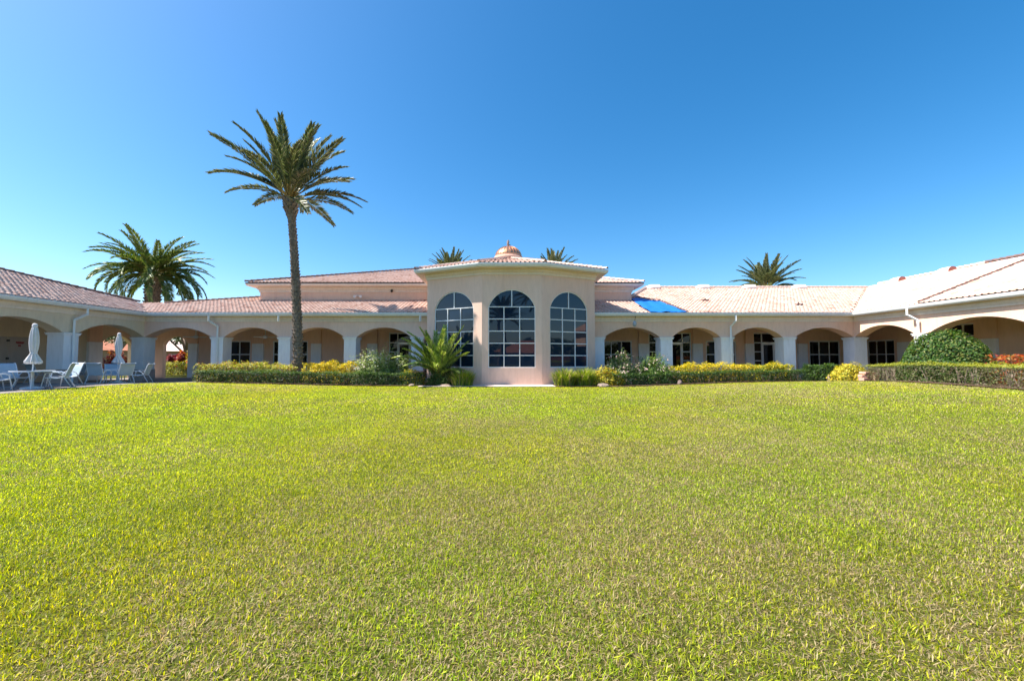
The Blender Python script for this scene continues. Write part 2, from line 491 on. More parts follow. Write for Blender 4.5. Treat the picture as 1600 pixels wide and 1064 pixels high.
# side wings
wingL = [YW + .36, 20.7, 16.2]
wingR = [YW + .36, 21.0, 16.1]
def wing(fr, ys, sgn, mat):
    mb = MB(); ys_ = sorted(ys)
    pierced_wall(mb, fr, ys_[0] - 1.5, YW, Z_SP, 4.3, T, arches(ys_[:-1]) + [(ys_[-2] + CW / 2, YW - .001, Z_SP, Z_SP, Z_AP - Z_SP)])
    mb.build('arcade_wall', mat, club)
    for y in ys_[:-1]: column(fr, y, gz(sgn * 21, y))
M['stucco_shade_tint'] = surface('shade_tinted_stucco', (.70, .56, .40), (.76, .63, .46), .9, .9, 45, .35, .012, True)  # same stucco as the other walls, the shaded wing's beige cast put into its colour
wing(F_LEFT, wingL, -1, M['stucco_shade_tint'])
wing(F_RIGHT, wingR, 1, M['stucco'])
# corner pillars
for sgn in (-1, 1):
    z0 = .16; x0, x1 = sorted((sgn * (XW - .05), sgn * (XW + .72)))
    mb = MB(); mb.box(x0, x1, YW - .05, YW + .77, z0 + .72, Z_SP - .12); c = mb.build('column', M['white'], club)
    mb = MB(); mb.box(x0 - .03, x1 + .03, YW - .08, YW + .80, -.3, z0 + .72); mb.build('base', M['taupe'], c)
    mb = MB(); mb.box(x0 - .05, x1 + .05, YW - .10, YW + .82, Z_SP - .12, Z_SP - .04); mb.box(x0 - .08, x1 + .08, YW - .13, YW + .85, Z_SP - .04, Z_SP)
    mb.build('capital', M['white'], c)

def cornice(path, z, mat, depth=(.05, .10), hs=((-.32, -.20), (-.20, .0)), closed=False, out=1):
    """stepped band on the court side of a wall path (list of (x,y), court on the right when out=1)"""
    mb = MB()
    for dpt, (h0, h1) in zip(depth, hs):
        offp = offset_path(path, dpt * out); inn = offset_path(path, -.02 * out)
        rings = [[(*a, z + h0), (*b, z + h0), (*b, z + h1), (*a, z + h1)] for a, b in zip(inn, offp)]
        mb.loft(rings)
    return mb.build('cornice', mat, club)

def offset_path(path, d):
    """offset a polyline to its right by d with mitred corners"""
    out = []
    for i, p in enumerate(path):
        def nrm(a, b):
            v = Vector((b[0] - a[0], b[1] - a[1])).normalized(); return Vector((v.y, -v.x))
        ns = []
        if i > 0: ns.append(nrm(path[i - 1], p))
        if i < len(path) - 1: ns.append(nrm(p, path[i + 1]))
        if len(ns) == 1: m = ns[0] * d
        else:
            s = ns[0] + ns[1]; m = s * (d / (s.dot(ns[0])))
        out.append((p[0] + m.x, p[1] + m.y))
    return out

def sweep(path, prof, name, mat, parent):
    """prof: list of (offset, z) swept along a plan polyline"""
    rings = [offset_path(path, o_) for o_, z in prof]
    mb = MB(); mb.loft([[(*rings[k][i], prof[k][1]) for k in range(len(prof))] for i in range(len(path))])
    return mb.build(name, mat, parent)

G0 = 4.08
GUT = [(0, 0), (.05, -.0), (.10, .06), (.13, .14), (.13, .20), (.10, .20), (.0, .17)]
def eave(path, zb, over=.34):
    sweep(path, [(-.02, zb), (over, zb), (over, zb + .03), (-.02, zb + .03)], 'soffit', M['cream'], club)
    pth = offset_path(path, over)
    sweep(pth, [(o_, zb + z) for o_, z in GUT], 'gutter', M['gutter'], club)
# court on the right hand: walking from the left wing's near end to the corner, along the rear, ...
WE = 14.6      # near end of the wings
pL = [(-XW, WE), (-XW, YW), (-4.25, YW)]
pR = [(5.65, YW), (XW, YW), (XW, WE)]
for p in (pL, pR):
    eave(p, Z_SOF)
    cornice(p, Z_SOF, M['cream'], (.05, .09), ((-.32, -.19), (-.19, -.004)))

# inner walls, ceiling
def pil(fr, u0, u1):
    mb = MB(); fr.box(mb, u0, u1, -.16, .02, -.2, 2.6); c = mb.build('pilaster', M['white'], club)
    mb = MB(); fr.box(mb, u0 + .02, u1 - .02, -.14, .02, 2.6, 3.9); mb.build('pilaster_top', M['stucco'], c)

F_IB = Frame((0, YI, 0), (1, 0, 0), (0, 1, 0))
F_IL = Frame((-XI, 0, 0), (0, 1, 0), (-1, 0, 0))
F_IR = Frame((XI, 0, 0), (0, 1, 0), (1, 0, 0))
winsR = [(7.3, 9.5), (14.8, 16.95), (22.2, 24.4)]
doorsR = [(10.7, 13.75), (18.2, 21.25)]
winsL = [(-20.2, -17.8), (-16.2, -13.7)]
doorsL = [(-7.9, -4.9)]
WZ0, WZ1, DZ1 = .85, 2.80, 3.38
opsB = [(-24.05, -22.2, -.2, 2.5, .62)]
opsB += [(a, b, WZ0, WZ1, 0) for a, b in winsR + winsL] + [(a, b, .06, DZ1, 0) for a, b in doorsR + doorsL]
mb = MB(); pierced_wall(mb, F_IB, -XI, XI, -.2, 4.0, .3, opsB); mb.build('inner_wall', M['stucco'], club)
opsIL = [(26.75, 29.0, -.2, 2.5, .62), (20.5, 22.85, .3, 2.72, 0)]
mb = MB(); pierced_wall(mb, F_IL, 14.7, YI, -.2, 4.0, .3, opsIL); mb.build('inner_wall', M['stucco_shade_tint'], club)
opsIR = [(26.95, 28.95, WZ0, WZ1, 0), (22.35, 25.4, .1, 3.5, 0)]
mb = MB(); pierced_wall(mb, F_IR, 14.7, YI, -.2, 4.0, .3, opsIR); mb.build('inner_wall', M['stucco'], club)
for a, b in [(-22.15, -21.5), (-17.6, -16.8), (-13.4, -12.7), (-9.4, -8.7), (9.95, 10.66), (13.8, 14.5), (17.55, 18.16), (21.3, 21.95)]: pil(F_IB, a, b)
for a, b in [(25.8, 26.7), (17.5, 18.3)]: pil(F_IL, a, b)
for a, b in [(25.7, 26.6), (21.3, 22.3), (15.8, 16.6)]: pil(F_IR, a, b)
mb = MB(); mb.box(-XI, -4.0, YW + T, YI, 3.86, 3.9); mb.box(5.6, XI, YW + T, YI, 3.861, 3.901)
mb.box(-XI, -XW - T, 14.7, YW + T - .01, 3.862, 3.902); mb.box(XW + T, XI, 14.7, YW + T - .01, 3.863, 3.903)
mb.build('arcade_ceiling', M['ceiling'], club)

# ---- windows and doors
def pane_box(fr, u0, u1, z0, z1, w, gl, parent):
    mb = MB(); fr.box(mb, u0, u1, w, w + .012, z0, z1); return mb.build('pane', gl, parent)

def window(fr, u0, u1, z0, z1, cols, rows, gl, w=.10, bar=.055, name='window'):
    mb = MB(); P = fr.box
    fwid = .07
    P(mb, u0, u0 + fwid, w - .05, w + .05, z0, z1); P(mb, u1 - fwid, u1, w - .05, w + .05, z0, z1)
    P(mb, u0 + fwid, u1 - fwid, w - .05, w + .05, z0, z0 + fwid); P(mb, u0 + fwid, u1 - fwid, w - .05, w + .05, z1 - fwid, z1)
    us = [u0 + (u1 - u0) * k / cols for k in range(cols + 1)]
    zs = rows if isinstance(rows, list) else [z0 + (z1 - z0) * k / rows for k in range(rows + 1)]
    for u in us[1:-1]: P(mb, u - bar / 2, u + bar / 2, w - .04, w + .04, z0 + fwid, z1 - fwid)
    for z in zs[1:-1]: P(mb, u0 + fwid, u1 - fwid, w - .034, w + .034, z - bar / 2, z + bar / 2)
    fo = mb.build(name, M['frame'], club)
    for i in range(cols):
        for j in range(len(zs) - 1):
            a = us[i] + (fwid if i == 0 else bar / 2); b = us[i + 1] - (fwid if i == cols - 1 else bar / 2)
            c = zs[j] + (fwid if j == 0 else bar / 2); d = zs[j + 1] - (fwid if j == len(zs) - 2 else bar / 2)
            pane_box(fr, a, b, c, d, w - .006 + random.uniform(-.003, .003), gl, fo)
    return fo

for a, b in winsR + winsL: window(F_IB, a, b, WZ0, WZ1, 3, [WZ0, 1.83, WZ1], M['glass2'])
window(F_IR, 26.95, 28.95, WZ0, WZ1, 3, [WZ0, 1.83, WZ1], M['glass2'])

def entrance(fr, u0, u1, z0, z1):
    """double glass doors between side lights under a transom"""
    tz = z0 + 2.55; s1 = u0 + .62; s2 = u1 - .62; wv = .10; B = .07
    mb = MB(); P = fr.box
    for u in (u0, s1 - B / 2, s2 - B / 2, u1 - B): P(mb, u, u + B, wv - .05, wv + .05, z0, z1)
    for (a, b) in ((u0 + B, s1 - B / 2), (s1 + B / 2, s2 - B / 2), (s2 + B / 2, u1 - B)):
        P(mb, a, b, wv - .05, wv + .05, z1 - B, z1); P(mb, a, b, wv - .05, wv + .05, tz, tz + B)
    for (a, b) in ((u0 + B, s1 - B / 2), (s2 + B / 2, u1 - B)):
        for z in (z0, z0 + .62, z0 + 1.26, z0 + 1.9): P(mb, a, b, wv - .04, wv + .04, z, z + .06)
    mid = (u0 + u1) / 2
    fo = mb.build('door_frame', M['frame'], club)
    for (a, b) in ((u0 + B, s1 - B / 2), (s2 + B / 2, u1 - B)):
        for za, zb in ((z0 + .06, z0 + .62), (z0 + .68, z0 + 1.26), (z0 + 1.32, z0 + 1.9), (z0 + 1.96, tz), (tz + B, z1 - B)):
            pane_box(fr, a, b, za, zb, wv, M['glass2'], fo)
    pane_box(fr, s1 + B / 2, s2 - B / 2, tz + B, z1 - B, wv, M['glass2'], fo)
    for (a, b, hs) in ((s1 + B / 2 + .01, mid - .005, 1), (mid + .005, s2 - B / 2 - .01, -1)):
        mb = MB(); st = .09
        P(mb, a, a + st, wv - .03, wv + .03, z0, tz - .01); P(mb, b - st, b, wv - .03, wv + .03, z0, tz - .01)
        P(mb, a + st, b - st, wv - .03, wv + .03, z0, z0 + .2); P(mb, a + st, b - st, wv - .03, wv + .03, tz - .12, tz - .01)
        d = mb.build('door', M['frame'], club)
        pane_box(fr, a + st, b - st, z0 + .2, tz - .12, wv, M['glass2'], d)
        mb = MB(); hu = b - st / 2 if hs > 0 else a + st / 2
        mb.tube([fr.P(hu, wv - .07, z0 + .95), fr.P(hu, wv - .07, z0 + 1.3)], .014, 6); mb.build('handle', M['black'], d)

for a, b in doorsR + doorsL: entrance(F_IB, a, b, .09, DZ1)
entrance(F_IR, 22.35, 25.4, .2, 3.5)
# plain double door with lettering in the left wing
for k, (a, b) in enumerate(((20.5, 21.66), (21.69, 22.85))):
    mb = MB(); F_IL.box(mb, a + .01, b - .01, .02, .08, .3, 2.71); d = mb.build('door', M['door'], club)
    mb = MB()
    for z in (.6, 1.5, 2.45): F_IL.box(mb, (b - .05 if k == 0 else a), (b if k == 0 else a + .05), .0, .03, z, z + .1)
    mb.build('hinge', M['black'], d)
    mb = MB(); F_IL.box(mb, (a + .05 if k == 0 else b - .3), (a + .3 if k == 0 else b - .05), -.03, .02, 1.27, 1.37); mb.build('handle', M['black'], d)
    if k == 1:
        mb = MB()
        for i, u in enumerate(np.linspace(22.05, 22.4, 9)): F_IL.box(mb, u - .012, u + .014, .012, .02, 2.34 + (.02 if i in (0, 8) else 0), 2.46)
        F_IL.box(mb, 22.08, 22.36, .013, .02, 2.375, 2.40)
        for u in (22.16, 22.205, 22.25): F_IL.box(mb, u - .014, u + .014, .012, .02, 2.19, 2.29)
        mb.build('sign', M['redpaint'], d)

# ---- the bay
BY0, BY1 = 22.6, 24.2
bv = [(XC - 4.97, 31.0), (XC - 4.97, BY1), (XC - 1.66, BY0), (XC + 1.66, BY0), (XC + 4.97, BY1), (XC + 4.97, 31.0)]
WIN_Z0, WIN_ZS, WIN_RISE, WIN_W = 1.04, 4.41, .97, 2.62
for i in range(5):
    a, b = Vector((*bv[i], 0)), Vector((*bv[i + 1], 0))
    e = (b - a); L = e.length; e.normalize(); n = Vector((-e.y, e.x, 0))
    fr = Frame(a, e, n)
    ops = []
    if 1 <= i <= 3: ops = [(L / 2 - WIN_W / 2, L / 2 + WIN_W / 2, WIN_Z0, WIN_ZS, WIN_RISE)]
    mb = MB(); pierced_wall(mb, fr, 0, L, -.2, 6.6, .35, ops); mb.build('bay_wall', M['stucco_pink'], club)
    if ops:
        u0, u1 = ops[0][:2]; wv = .09; B = .047
        mb = MB()
        zr = [WIN_Z0 + (WIN_ZS - WIN_Z0) * k / 5 for k in range(6)]
        us = [u0 + (u1 - u0) * k / 3 for k in range(4)]
        for u in (u0, u1 - B): fr.box(mb, u, u + B, wv - .05, wv + .05, WIN_Z0, WIN_ZS)
        fr.box(mb, u0 + B, u1 - B, wv - .05, wv + .05, WIN_Z0, WIN_Z0 + B)
        for u in us[1:3]: fr.box(mb, u - B / 2, u + B / 2, wv - .045, wv + .045, WIN_Z0 + B, WIN_ZS)
        for z in zr[1:]: fr.box(mb, u0 + B, u1 - B, wv - .038, wv + .038, z - B / 2, z + B / 2)
        um = (u0 + u1) / 2
        fr.box(mb, um - B / 2, um + B / 2, wv - .045, wv + .045, WIN_ZS + B / 2, WIN_ZS + WIN_RISE - .02)
        outer = arc(u0, u1, WIN_ZS, WIN_RISE, 28); inner = arc(u0 + B, u1 - B, WIN_ZS + .0, WIN_RISE - B, 28)
        rings = []
        for (o_, q) in zip(outer, inner):
            rings.append([fr.P(o_[0], wv - .05, o_[1]), fr.P(q[0], wv - .05, q[1]), fr.P(q[0], wv + .05, q[1]), fr.P(o_[0], wv + .05, o_[1])])
        mb.loft(rings)
        wo = mb.build('bay_window', M['frame'], club)
        for ci in range(3):
            for rj in range(5):
                pa = us[ci] + (B if ci == 0 else B / 2); pb = us[ci + 1] - (B if ci == 2 else B / 2)
                tilt = random.uniform(-.004, .004)
                mb = MB(); z0_, z1_ = zr[rj] + B / 2, zr[rj + 1] - B / 2
                mb.add([fr.P(pa, wv + tilt, z0_), fr.P(pb, wv - tilt, z0_), fr.P(pb, wv - tilt * .5, z1_), fr.P(pa, wv + tilt * 1.2, z1_),
                        fr.P(pa, wv + .014, z0_), fr.P(pb, wv + .014, z0_), fr.P(pb, wv + .014, z1_), fr.P(pa, wv + .014, z1_)],
                       [(0, 1, 2, 3), (7, 6, 5, 4), (0, 4, 5, 1), (1, 5, 6, 2), (2, 6, 7, 3), (3, 7, 4, 0)])
                mb.build('pane', M['glass'], wo)
        for half in (0, 1):
            pts = [p for p in inner if (p[0] <= um - B / 2 if half == 0 else p[0] >= um + B / 2)]
            if half == 0: poly = [(inner[0][0], WIN_ZS + B / 2)] + [p for p in pts if p[1] > WIN_ZS + B / 2] + [(um - B / 2, WIN_ZS + WIN_RISE - B), (um - B / 2, WIN_ZS + B / 2)]
            else: poly = [(um + B / 2, WIN_ZS + B / 2), (um + B / 2, WIN_ZS + WIN_RISE - B)] + [p for p in pts if p[1] > WIN_ZS + B / 2] + [(inner[-1][0], WIN_ZS + B / 2)]
            m_ = len(poly); mb = MB()
            mb.add([fr.P(u, wv, z) for u, z in poly] + [fr.P(u, wv + .012, z) for u, z in poly],
                   [tuple(range(m_))[::-1], tuple(range(m_, 2 * m_))] + [(k, (k + 1) % m_, m_ + (k + 1) % m_, m_ + k) for k in range(m_)])
            mb.build('pane', M['glass'], wo)
bpath = bv
eave(bpath, 6.52, .6)
cornice(bpath, 6.52, M['cream'], (.06, .13), ((-.34, -.18), (-.18, -.004)))

# ---- clerestory over the hall
CY = 28.8; CX0, CX1 = -16.9, 9.35
cpath = [(CX0, 40), (CX0, CY), (CX1, CY), (CX1, 40)]
mb = MB(); inn = offset_path(cpath, -.3)
mb.loft([[(*p, 4.2), (*q, 4.2), (*q, 6.62), (*p, 6.62)] for p, q in zip(inn, cpath)]); mb.build('clerestory_wall', M['stucco'], club)
sweep(cpath, [(-.02, 6.58), (.60, 6.58), (.66, 6.66), (.66, 6.78), (-.02, 6.78)], 'fascia', M['cream'], club)
cornice(cpath, 6.58, M['cream'], (.06, .14), ((-.36, -.2), (-.2, -.004)))

# ------------------------------------------------------------------ tiled roofs
PW, PE = .245, .37            # tile pitch across, exposed length
PROF = [(0, 0), (.018, .029), (.055, .042), (.092, .029), (.11, 0), (.245, .002)]
def tile_local():
    lift = [.004, .012, .014, .012, .004, .004]; V = []
    V += [(u, 0, h + l) for (u, h), l in zip(PROF, lift)]
    V += [(u, PE * 1.12, h * .96) for u, h in PROF]
    V += [(u, .004, (h - .011 if h > .01 else h - .005) + l) for (u, h), l in zip(PROF, lift)]
    F = [(i, i + 1, i + 7, i + 6) for i in range(5)] + [(i + 12, i + 13, i + 1, i) for i in range(5)]
    return np.array(V, float), np.array(F)
TV, TF = tile_local()

def in_poly(px, py, poly):
    c = False; n = len(poly); j = n - 1
    for i in range(n):
        xi, yi = poly[i]; xj, yj = poly[j]
        if (yi > py) != (yj > py) and px < (xj - xi) * (py - yi) / (yj - yi) + xi: c = not c
        j = i
    return c

CAMV = Vector((0, 0, CAMZ))
def px_of(p):
    th = R(2.505); dz = p[2] - CAMZ
    d = p[1] * math.cos(th) + dz * math.sin(th)
    if d < .5: return None
    return (780 + 640 * p[0] / d, 532 - 640 * (dz * math.cos(th) - p[1] * math.sin(th)) / d, d)

ALL_TILES = []     # (area, roof object, matrix 4x4 np)
ROOFS = []
def roof_plane(O, e, up2, slope, poly, holes=(), lift=0.0, mat_under=None, tiles=True, tint=0.0):
    """O: eave point (3D); e: eave direction in plan; up2: plan direction uphill; poly: (u, r) with r the plan run"""
    O = Vector(O); e = Vector((*e, 0)).normalized(); g = Vector((*up2, 0)).normalized()
    ks = math.sqrt(1 + slope * slope)
    s = (g + Vector((0, 0, slope))) / ks; n = e.cross(s)
    if n.z < 0: n = -n
    pts = [O + e * u + g * r + Vector((0, 0, slope * r)) + n * lift for u, r in poly]
    m = len(pts); mb = MB()
    lo = [p - n * .09 for p in pts]; up = [p - n * .012 for p in pts]
    mb.add(up + lo, [tuple(range(m)), tuple(range(m, 2 * m))[::-1]] + [(k, m + k, m + (k + 1) % m, (k + 1) % m) for k in range(m)])
    ro = mb.build('roof', mat_under or M['underlay'], club)
    us = [p[0] for p in poly]; rs = [p[1] for p in poly]
    if not tiles: return ro
    flip = e.cross(s).z < 0
    lst = []
    j = 0; v = 0.0
    while v < max(rs) * ks:
        u = min(us)
        while u < max(us):
            cu, cr = u + PW / 2, (v + PE / 2) / ks
            if in_poly(cu, cr, poly) and not any(in_poly(cu, cr, h) for h in holes):
                jit = random.uniform(-.006, .006)
                base = O + e * (u + jit) + s * (v - .03 + random.uniform(-.008, .008)) + n * (lift + random.uniform(0, .006))
                ang = random.uniform(-.012, .012)
                ee = (e + s * ang).normalized(); ss = (s - e * ang).normalized()
                lst.append((base, ee, ss, n))
            u += PW
        v += PE; j += 1
    ROOFS.append((ro, lst))
    return ro

def ridge_run(p, q, mat, r=.12, name='ridge_cap', step=.38):
    p, q = Vector(p), Vector(q); d = q - p; L = d.length; d.normalize()
    side = d.cross(Vector((0, 0, 1))).normalized(); upv = side.cross(d).normalized()
    mb = MB(); k = 0; t = 0
    while t < L:
        a = p + d * t; b = p + d * min(t + step * 1.15, L + .05)
        rings = []
        for c, rr, dz in ((a, r * 1.12, .02), (b, r * .95, -.005)):
            rings.append([c + side * math.cos(x) * rr + upv * (math.sin(x) * rr + dz) for x in np.linspace(0, math.pi, 7)])
        mb.loft(rings, False)
        lo = [c - upv * .02 for c in rings[0]]
        mb.loft([lo, rings[0]], False)
        t += step
    return mb.build(name, mat, club)

ZE = 4.30; EO = .43          # eave height, eave line offset from the wall
GY, GX = YW - EO, XW - EO
# rear left, lean-to against the clerestory; u from the valley corner at (-GX, GY)
def up_l(x, y): return (x + GX, y - GY)
r3 = (-17.6, 30.1)
polyRL = [up_l(-GX, GY), up_l(-4.1, GY), up_l(-4.1, CY + .1), up_l(CX0, CY + .1), up_l(-17.1, 30.2), up_l(-22.6, 27.55), up_l(-24.45, 27.75)]
roof_plane((-GX, GY, ZE), (1, 0), (0, 1), SL, polyRL)
# left wing, rising to -X ; u = along -Y from the corner
def up_w(x, y, sg): return (GY - y, sg * x - GX)
polyLW = [up_w(-GX, GY, -1), up_w(-24.45, 27.75, -1), up_w(-29.6, 21.9, -1), up_w(-29.6, 14.2, -1), up_w(-GX, 14.2, -1)]
roof_plane((-GX, GY, ZE), (0, -1), (-1, 0), SL, polyLW)
# rear right
YR = 34.8
def up_r(x, y): return (x - 5.2, y - GY)
tarp_xy = [(9.1, GY + .02), (11.3, GY + .02), (11.1, 28.3), (10.7, 28.55), (9.95, 29.6), (9.42, 29.3), (9.3, 27.7)]
polyRR = [up_r(5.2, GY), up_r(GX, GY), up_r(GX + YR - GY, YR), up_r(12.6, YR), up_r(10.75, 31.7), up_r(9.45, 29.6), up_r(9.45, CY + .1), up_r(5.2, CY + .1)]
roof_plane((5.2, GY, ZE), (1, 0), (0, 1), SL, polyRR, [[up_r(*p) for p in tarp_xy]])
# right wing (two fields, the nearer one laid a little higher, with a rake line between)
XR = 32.3
polyRW1 = [up_w(GX, GY, 1), up_w(GX + YR - GY, YR, 1), up_w(XR, YR + .8, 1), up_w(XR, 23.6, 1), up_w(GX, 20.7, 1)]
roof_plane((GX, GY, ZE), (0, -1), (1, 0), SL, polyRW1)
polyRW2 = [up_w(GX, 20.7, 1), up_w(XR, 23.6, 1), up_w(XR, 14.2, 1), up_w(GX, 14.2, 1)]
roof_plane((GX, GY, ZE), (0, -1), (1, 0), SL, polyRW2, (), .05)
# hall hip roof
HE = CY - .68; HZ = 6.80; HS = .31; hx0, hx1 = CX0 - .68, CX1 + .68; HR = 10.0
roof_plane((hx0, HE, HZ), (1, 0), (0, 1), HS, [(0, 0), (hx1 - hx0, 0), (hx1 - hx0 - HR, HR), (HR, HR)])
roof_plane((hx1, HE, HZ), (0, 1), (-1, 0), HS, [(0, 0), (20, 0), (20, HR), (HR, HR)], tiles=False, mat_under=M['ridge'])
roof_plane((hx0, HE, HZ), (0, 1), (1, 0), HS, [(0, 0), (20, 0), (20, HR), (HR, HR)], tiles=False, mat_under=M['ridge'])
# bay roof: hipped facets rising to a point under the dome
apex = Vector((XC, 31.0, 0)); bo = offset_path(bv, .66); BZ = 6.74
bo[0] = (bo[0][0], 31.0); bo[-1] = (bo[-1][0], 31.0)
BS = 2.45
for i in range(5):
    a, b = Vector((*bo[i], 0)), Vector((*bo[i + 1], 0)); e = (b - a); L = e.length; e.normalize()
    g = Vector((-e.y, e.x, 0)); run = (apex - a).dot(g); ua = (apex - a).dot(e)
    roof_plane((a.x, a.y, BZ), (e.x, e.y), (g.x, g.y), BS / run, [(0, 0), (L, 0), (ua, run)])
    if i > 0: ridge_run((a.x, a.y, BZ + .05), (apex.x, apex.y, BZ + BS + .05), M['ridge'], .09)
# hidden outer slopes of the wings, so that the roofs are closed bodies
def slab(pts, mat, name='roof'):
    mb = MB(); m = len(pts); lo = [(x, y, z - .12) for x, y, z in pts]
    mb.add(list(pts) + lo, [tuple(range(m)), tuple(range(m, 2 * m))[::-1]] + [(k, m + k, m + (k + 1) % m, (k + 1) % m) for k in range(m)])
    return mb.build(name, mat, club)
zr_ = lambda r_: ZE + SL * r_ - .05
slab([(XR + .02, 14.2, zr_(XR - GX)), (XR + .02, 36, zr_(XR - GX)), (XR + 9, 36, zr_(0)), (XR + 9, 14.2, zr_(0))], M['ridge'])
slab([(12.6, YR + .02, zr_(YR - GY)), (10.75, 31.72, zr_(31.7 - GY)), (9.45, 40, zr_(4)), (12.6, 43, zr_(3)), (31, 43, zr_(3)), (31, YR + .02, zr_(YR - GY))], M['ridge'])
slab([(-29.62, 14.2, zr_(29.6 - GX)), (-36, 14.2, zr_(1)), (-36, 22, zr_(1)), (-29.62, 21.9, zr_(29.6 - GX))], M['ridge'])
for xs_, mt in (((-GX, -29.6, -36), M['stucco_shade_tint']), ((GX, XR, XR + 9), M['stucco'])):
    sg = 1 if xs_[0] > 0 else -1; xa = sg * XI; xb = xs_[2] - sg * .5; zt = zr_(abs(xs_[1]) - GX) - .2
    pts = [(xa, -.2), (xb, -.2), (xb, 4.1), (xs_[1], zt), (xs_[0] + sg * .5, 4.2), (xs_[0] + sg * .5, 3.9), (xa, 3.9)]
    mb = MB(); m = len(pts); mb.add([(x, 14.62, z) for x, z in pts] + [(x, 14.9, z) for x, z in pts], [tuple(range(m)), tuple(range(m, 2 * m))[::-1]] + [(k, m + k, m + (k + 1) % m, (k + 1) % m) for k in range(m)])
    mb.build('end_wall', mt, club)
slab([(-29.6, 21.92, zr_(29.6 - GX)), (-30.5, 22.9, zr_(7)), (-26.3, 29.7, zr_(2)), (-24.5, 27.85, zr_(3.35))], M['ridge'])
slab([(-24.45, 27.8, zr_(3.3)), (-26.3, 29.7, zr_(2)), (-20, 30.6, zr_(2)), (-17.1, 30.3, zr_(5.8)), (-22.6, 27.6, zr_(3.1))], M['ridge'])
# ridge and hip caps
ridge_run((12.6, YR, zr_(YR - GY) + .08), (31.5, YR, zr_(YR - GY) + .08), M['ridge'])
ridge_run((9.45, 29.6, zr_(29.6 - GY) + .08), (12.6, YR, zr_(YR - GY) + .08), M['ridge'])
ridge_run((XR, 34.6, zr_(XR - GX) + .08), (XR, 26.9, zr_(XR - GX) + .08), M['ridge'])
ridge_run((XR, 26.9, zr_(XR - GX) + .1), (XR, 14.2, zr_(XR - GX) + .1), M['darkcap'], .13)
ridge_run((-24.45, 27.75, zr_(3.3) + .06), (-29.6, 21.9, zr_(29.6 - GX) + .06), M['darkcap'], .11)
ridge_run((-22.6, 27.55, zr_(27.55 - GY) + .06), (-17.1, 30.2, zr_(30.2 - GY) + .06), M['darkcap'], .10)
ridge_run((hx0, HE, HZ + .04), (hx0 + HR, HE + HR, HZ + HS * HR + .04), M['darkcap'], .10)
ridge_run((hx1, HE, HZ + .04), (hx1 - HR, HE + HR, HZ + HS * HR + .04), M['ridge'], .10)
ridge_run((hx0 + HR, HE + HR, HZ + HS * HR + .04), (hx1 - HR, HE + HR, HZ + HS * HR + .04), M['ridge'], .11)
ridge_run((GX + .1, 20.72, ZE + .09), (XR, 23.6, zr_(XR - GX) + .12), M['darkcap'], .085, 'rake_cap')
ridge_run((11.36, GY + .05, ZE + .07), (11.14, 28.35, ZE + SL * (28.35 - GY) + .07), M['darkcap'], .05, 'rake_cap')
ridge_run((11.14, 28.35, ZE + SL * (28.35 - GY) + .07), (10.0, 29.66, ZE + SL * (29.66 - GY) + .07), M['darkcap'], .05, 'rake_cap')

# choose the 300 tiles that show largest as parts; join the rest, roof by roof
cand = []
for ri, (ro, lst) in enumerate(ROOFS):
    for ti, (b, e_, s_, n_) in enumerate(lst):
        q = px_of(b)
        if q and -5 < q[0] < 1605:
            cand.append((-(1 / q[2]) ** 2 * abs((CAMV - b).normalized().dot(n_)), ri, ti))
cand.sort()
single = set((ri, ti) for _, ri, ti in cand[:300])
variants = []
for k in range(8):
    variants.append(np_mesh('tile', TV, TF, None, np.full(len(TV), random.random())))
    variants[-1].materials.append(M['tile'])
for ri, (ro, lst) in enumerate(ROOFS):
    B = []; E = []; S = []; NN = []
    for ti, (b, e_, s_, n_) in enumerate(lst):
        if (ri, ti) in single:
            o = bpy.data.objects.new('tile', random.choice(variants)); COL.objects.link(o)
            o.parent = ro
            mtx = Matrix.Identity(4)
            for k, v_ in enumerate((e_, s_, n_, b)):
                for c in range(3): mtx[c][k] = v_[c]
            o.matrix_local = mtx
        else:
            B.append(b); E.append(e_); S.append(s_); NN.append(n_)
    if not B: continue
    B, E, S, NN = (np.array(q) for q in (B, E, S, NN))
    V = B[:, None] + E[:, None] * TV[None, :, 0:1] + S[:, None] * TV[None, :, 1:2] + NN[:, None] * TV[None, :, 2:3]
    nb = len(B)
    F = (TF[None] + (np.arange(nb) * len(TV))[:, None, None]).reshape(-1, 4)
    tn = np.repeat(rng.random(nb) ** .8, len(TV))
    me = np_mesh('roof_tiles', V.reshape(-1, 3), F, None, tn)
    tag(link('roof_tiles', me, M['tile'], ro), kind='stuff')

# tarpaulin on the roof
def on_rr(x, y, h): return (x, y, ZE + SL * (y - GY) + h)
nxt = 14
mb = MB(); rows = []
edgeL = [(9.1, GY - .05), (9.3, 27.7), (9.45, 29.2)]; edgeR = [(11.28, GY - .05), (11.06, 28.3), (9.95, 29.55)]
for k in range(15):
    t = k / 14
    def along(ed):
        if t < .75: f = t / .75; a, b = ed[0], ed[1]
        else: f = (t - .75) / .25; a, b = ed[1], ed[2]
        return (a[0] + (b[0] - a[0]) * f, a[1] + (b[1] - a[1]) * f)
    l, r_ = along(edgeL), along(edgeR)
    rows.append([on_rr(l[0] + (r_[0] - l[0]) * i / nxt, l[1] + (r_[1] - l[1]) * i / nxt, .04 + .035 * math.sin(i * 1.3 + k * .5) * math.sin(k * .8 + i * .3) + .03 * random.random()) for i in range(nxt + 1)])
mb.loft(rows, False)
mb.loft([[(x, y, z - .02) for x, y, z in r_] for r_ in rows], False)
tag(mb.build('tarpaulin', M['tarp'], None, True), 'bright blue tarpaulin covering a missing patch of roof tiles right of the bay', 'tarpaulin')

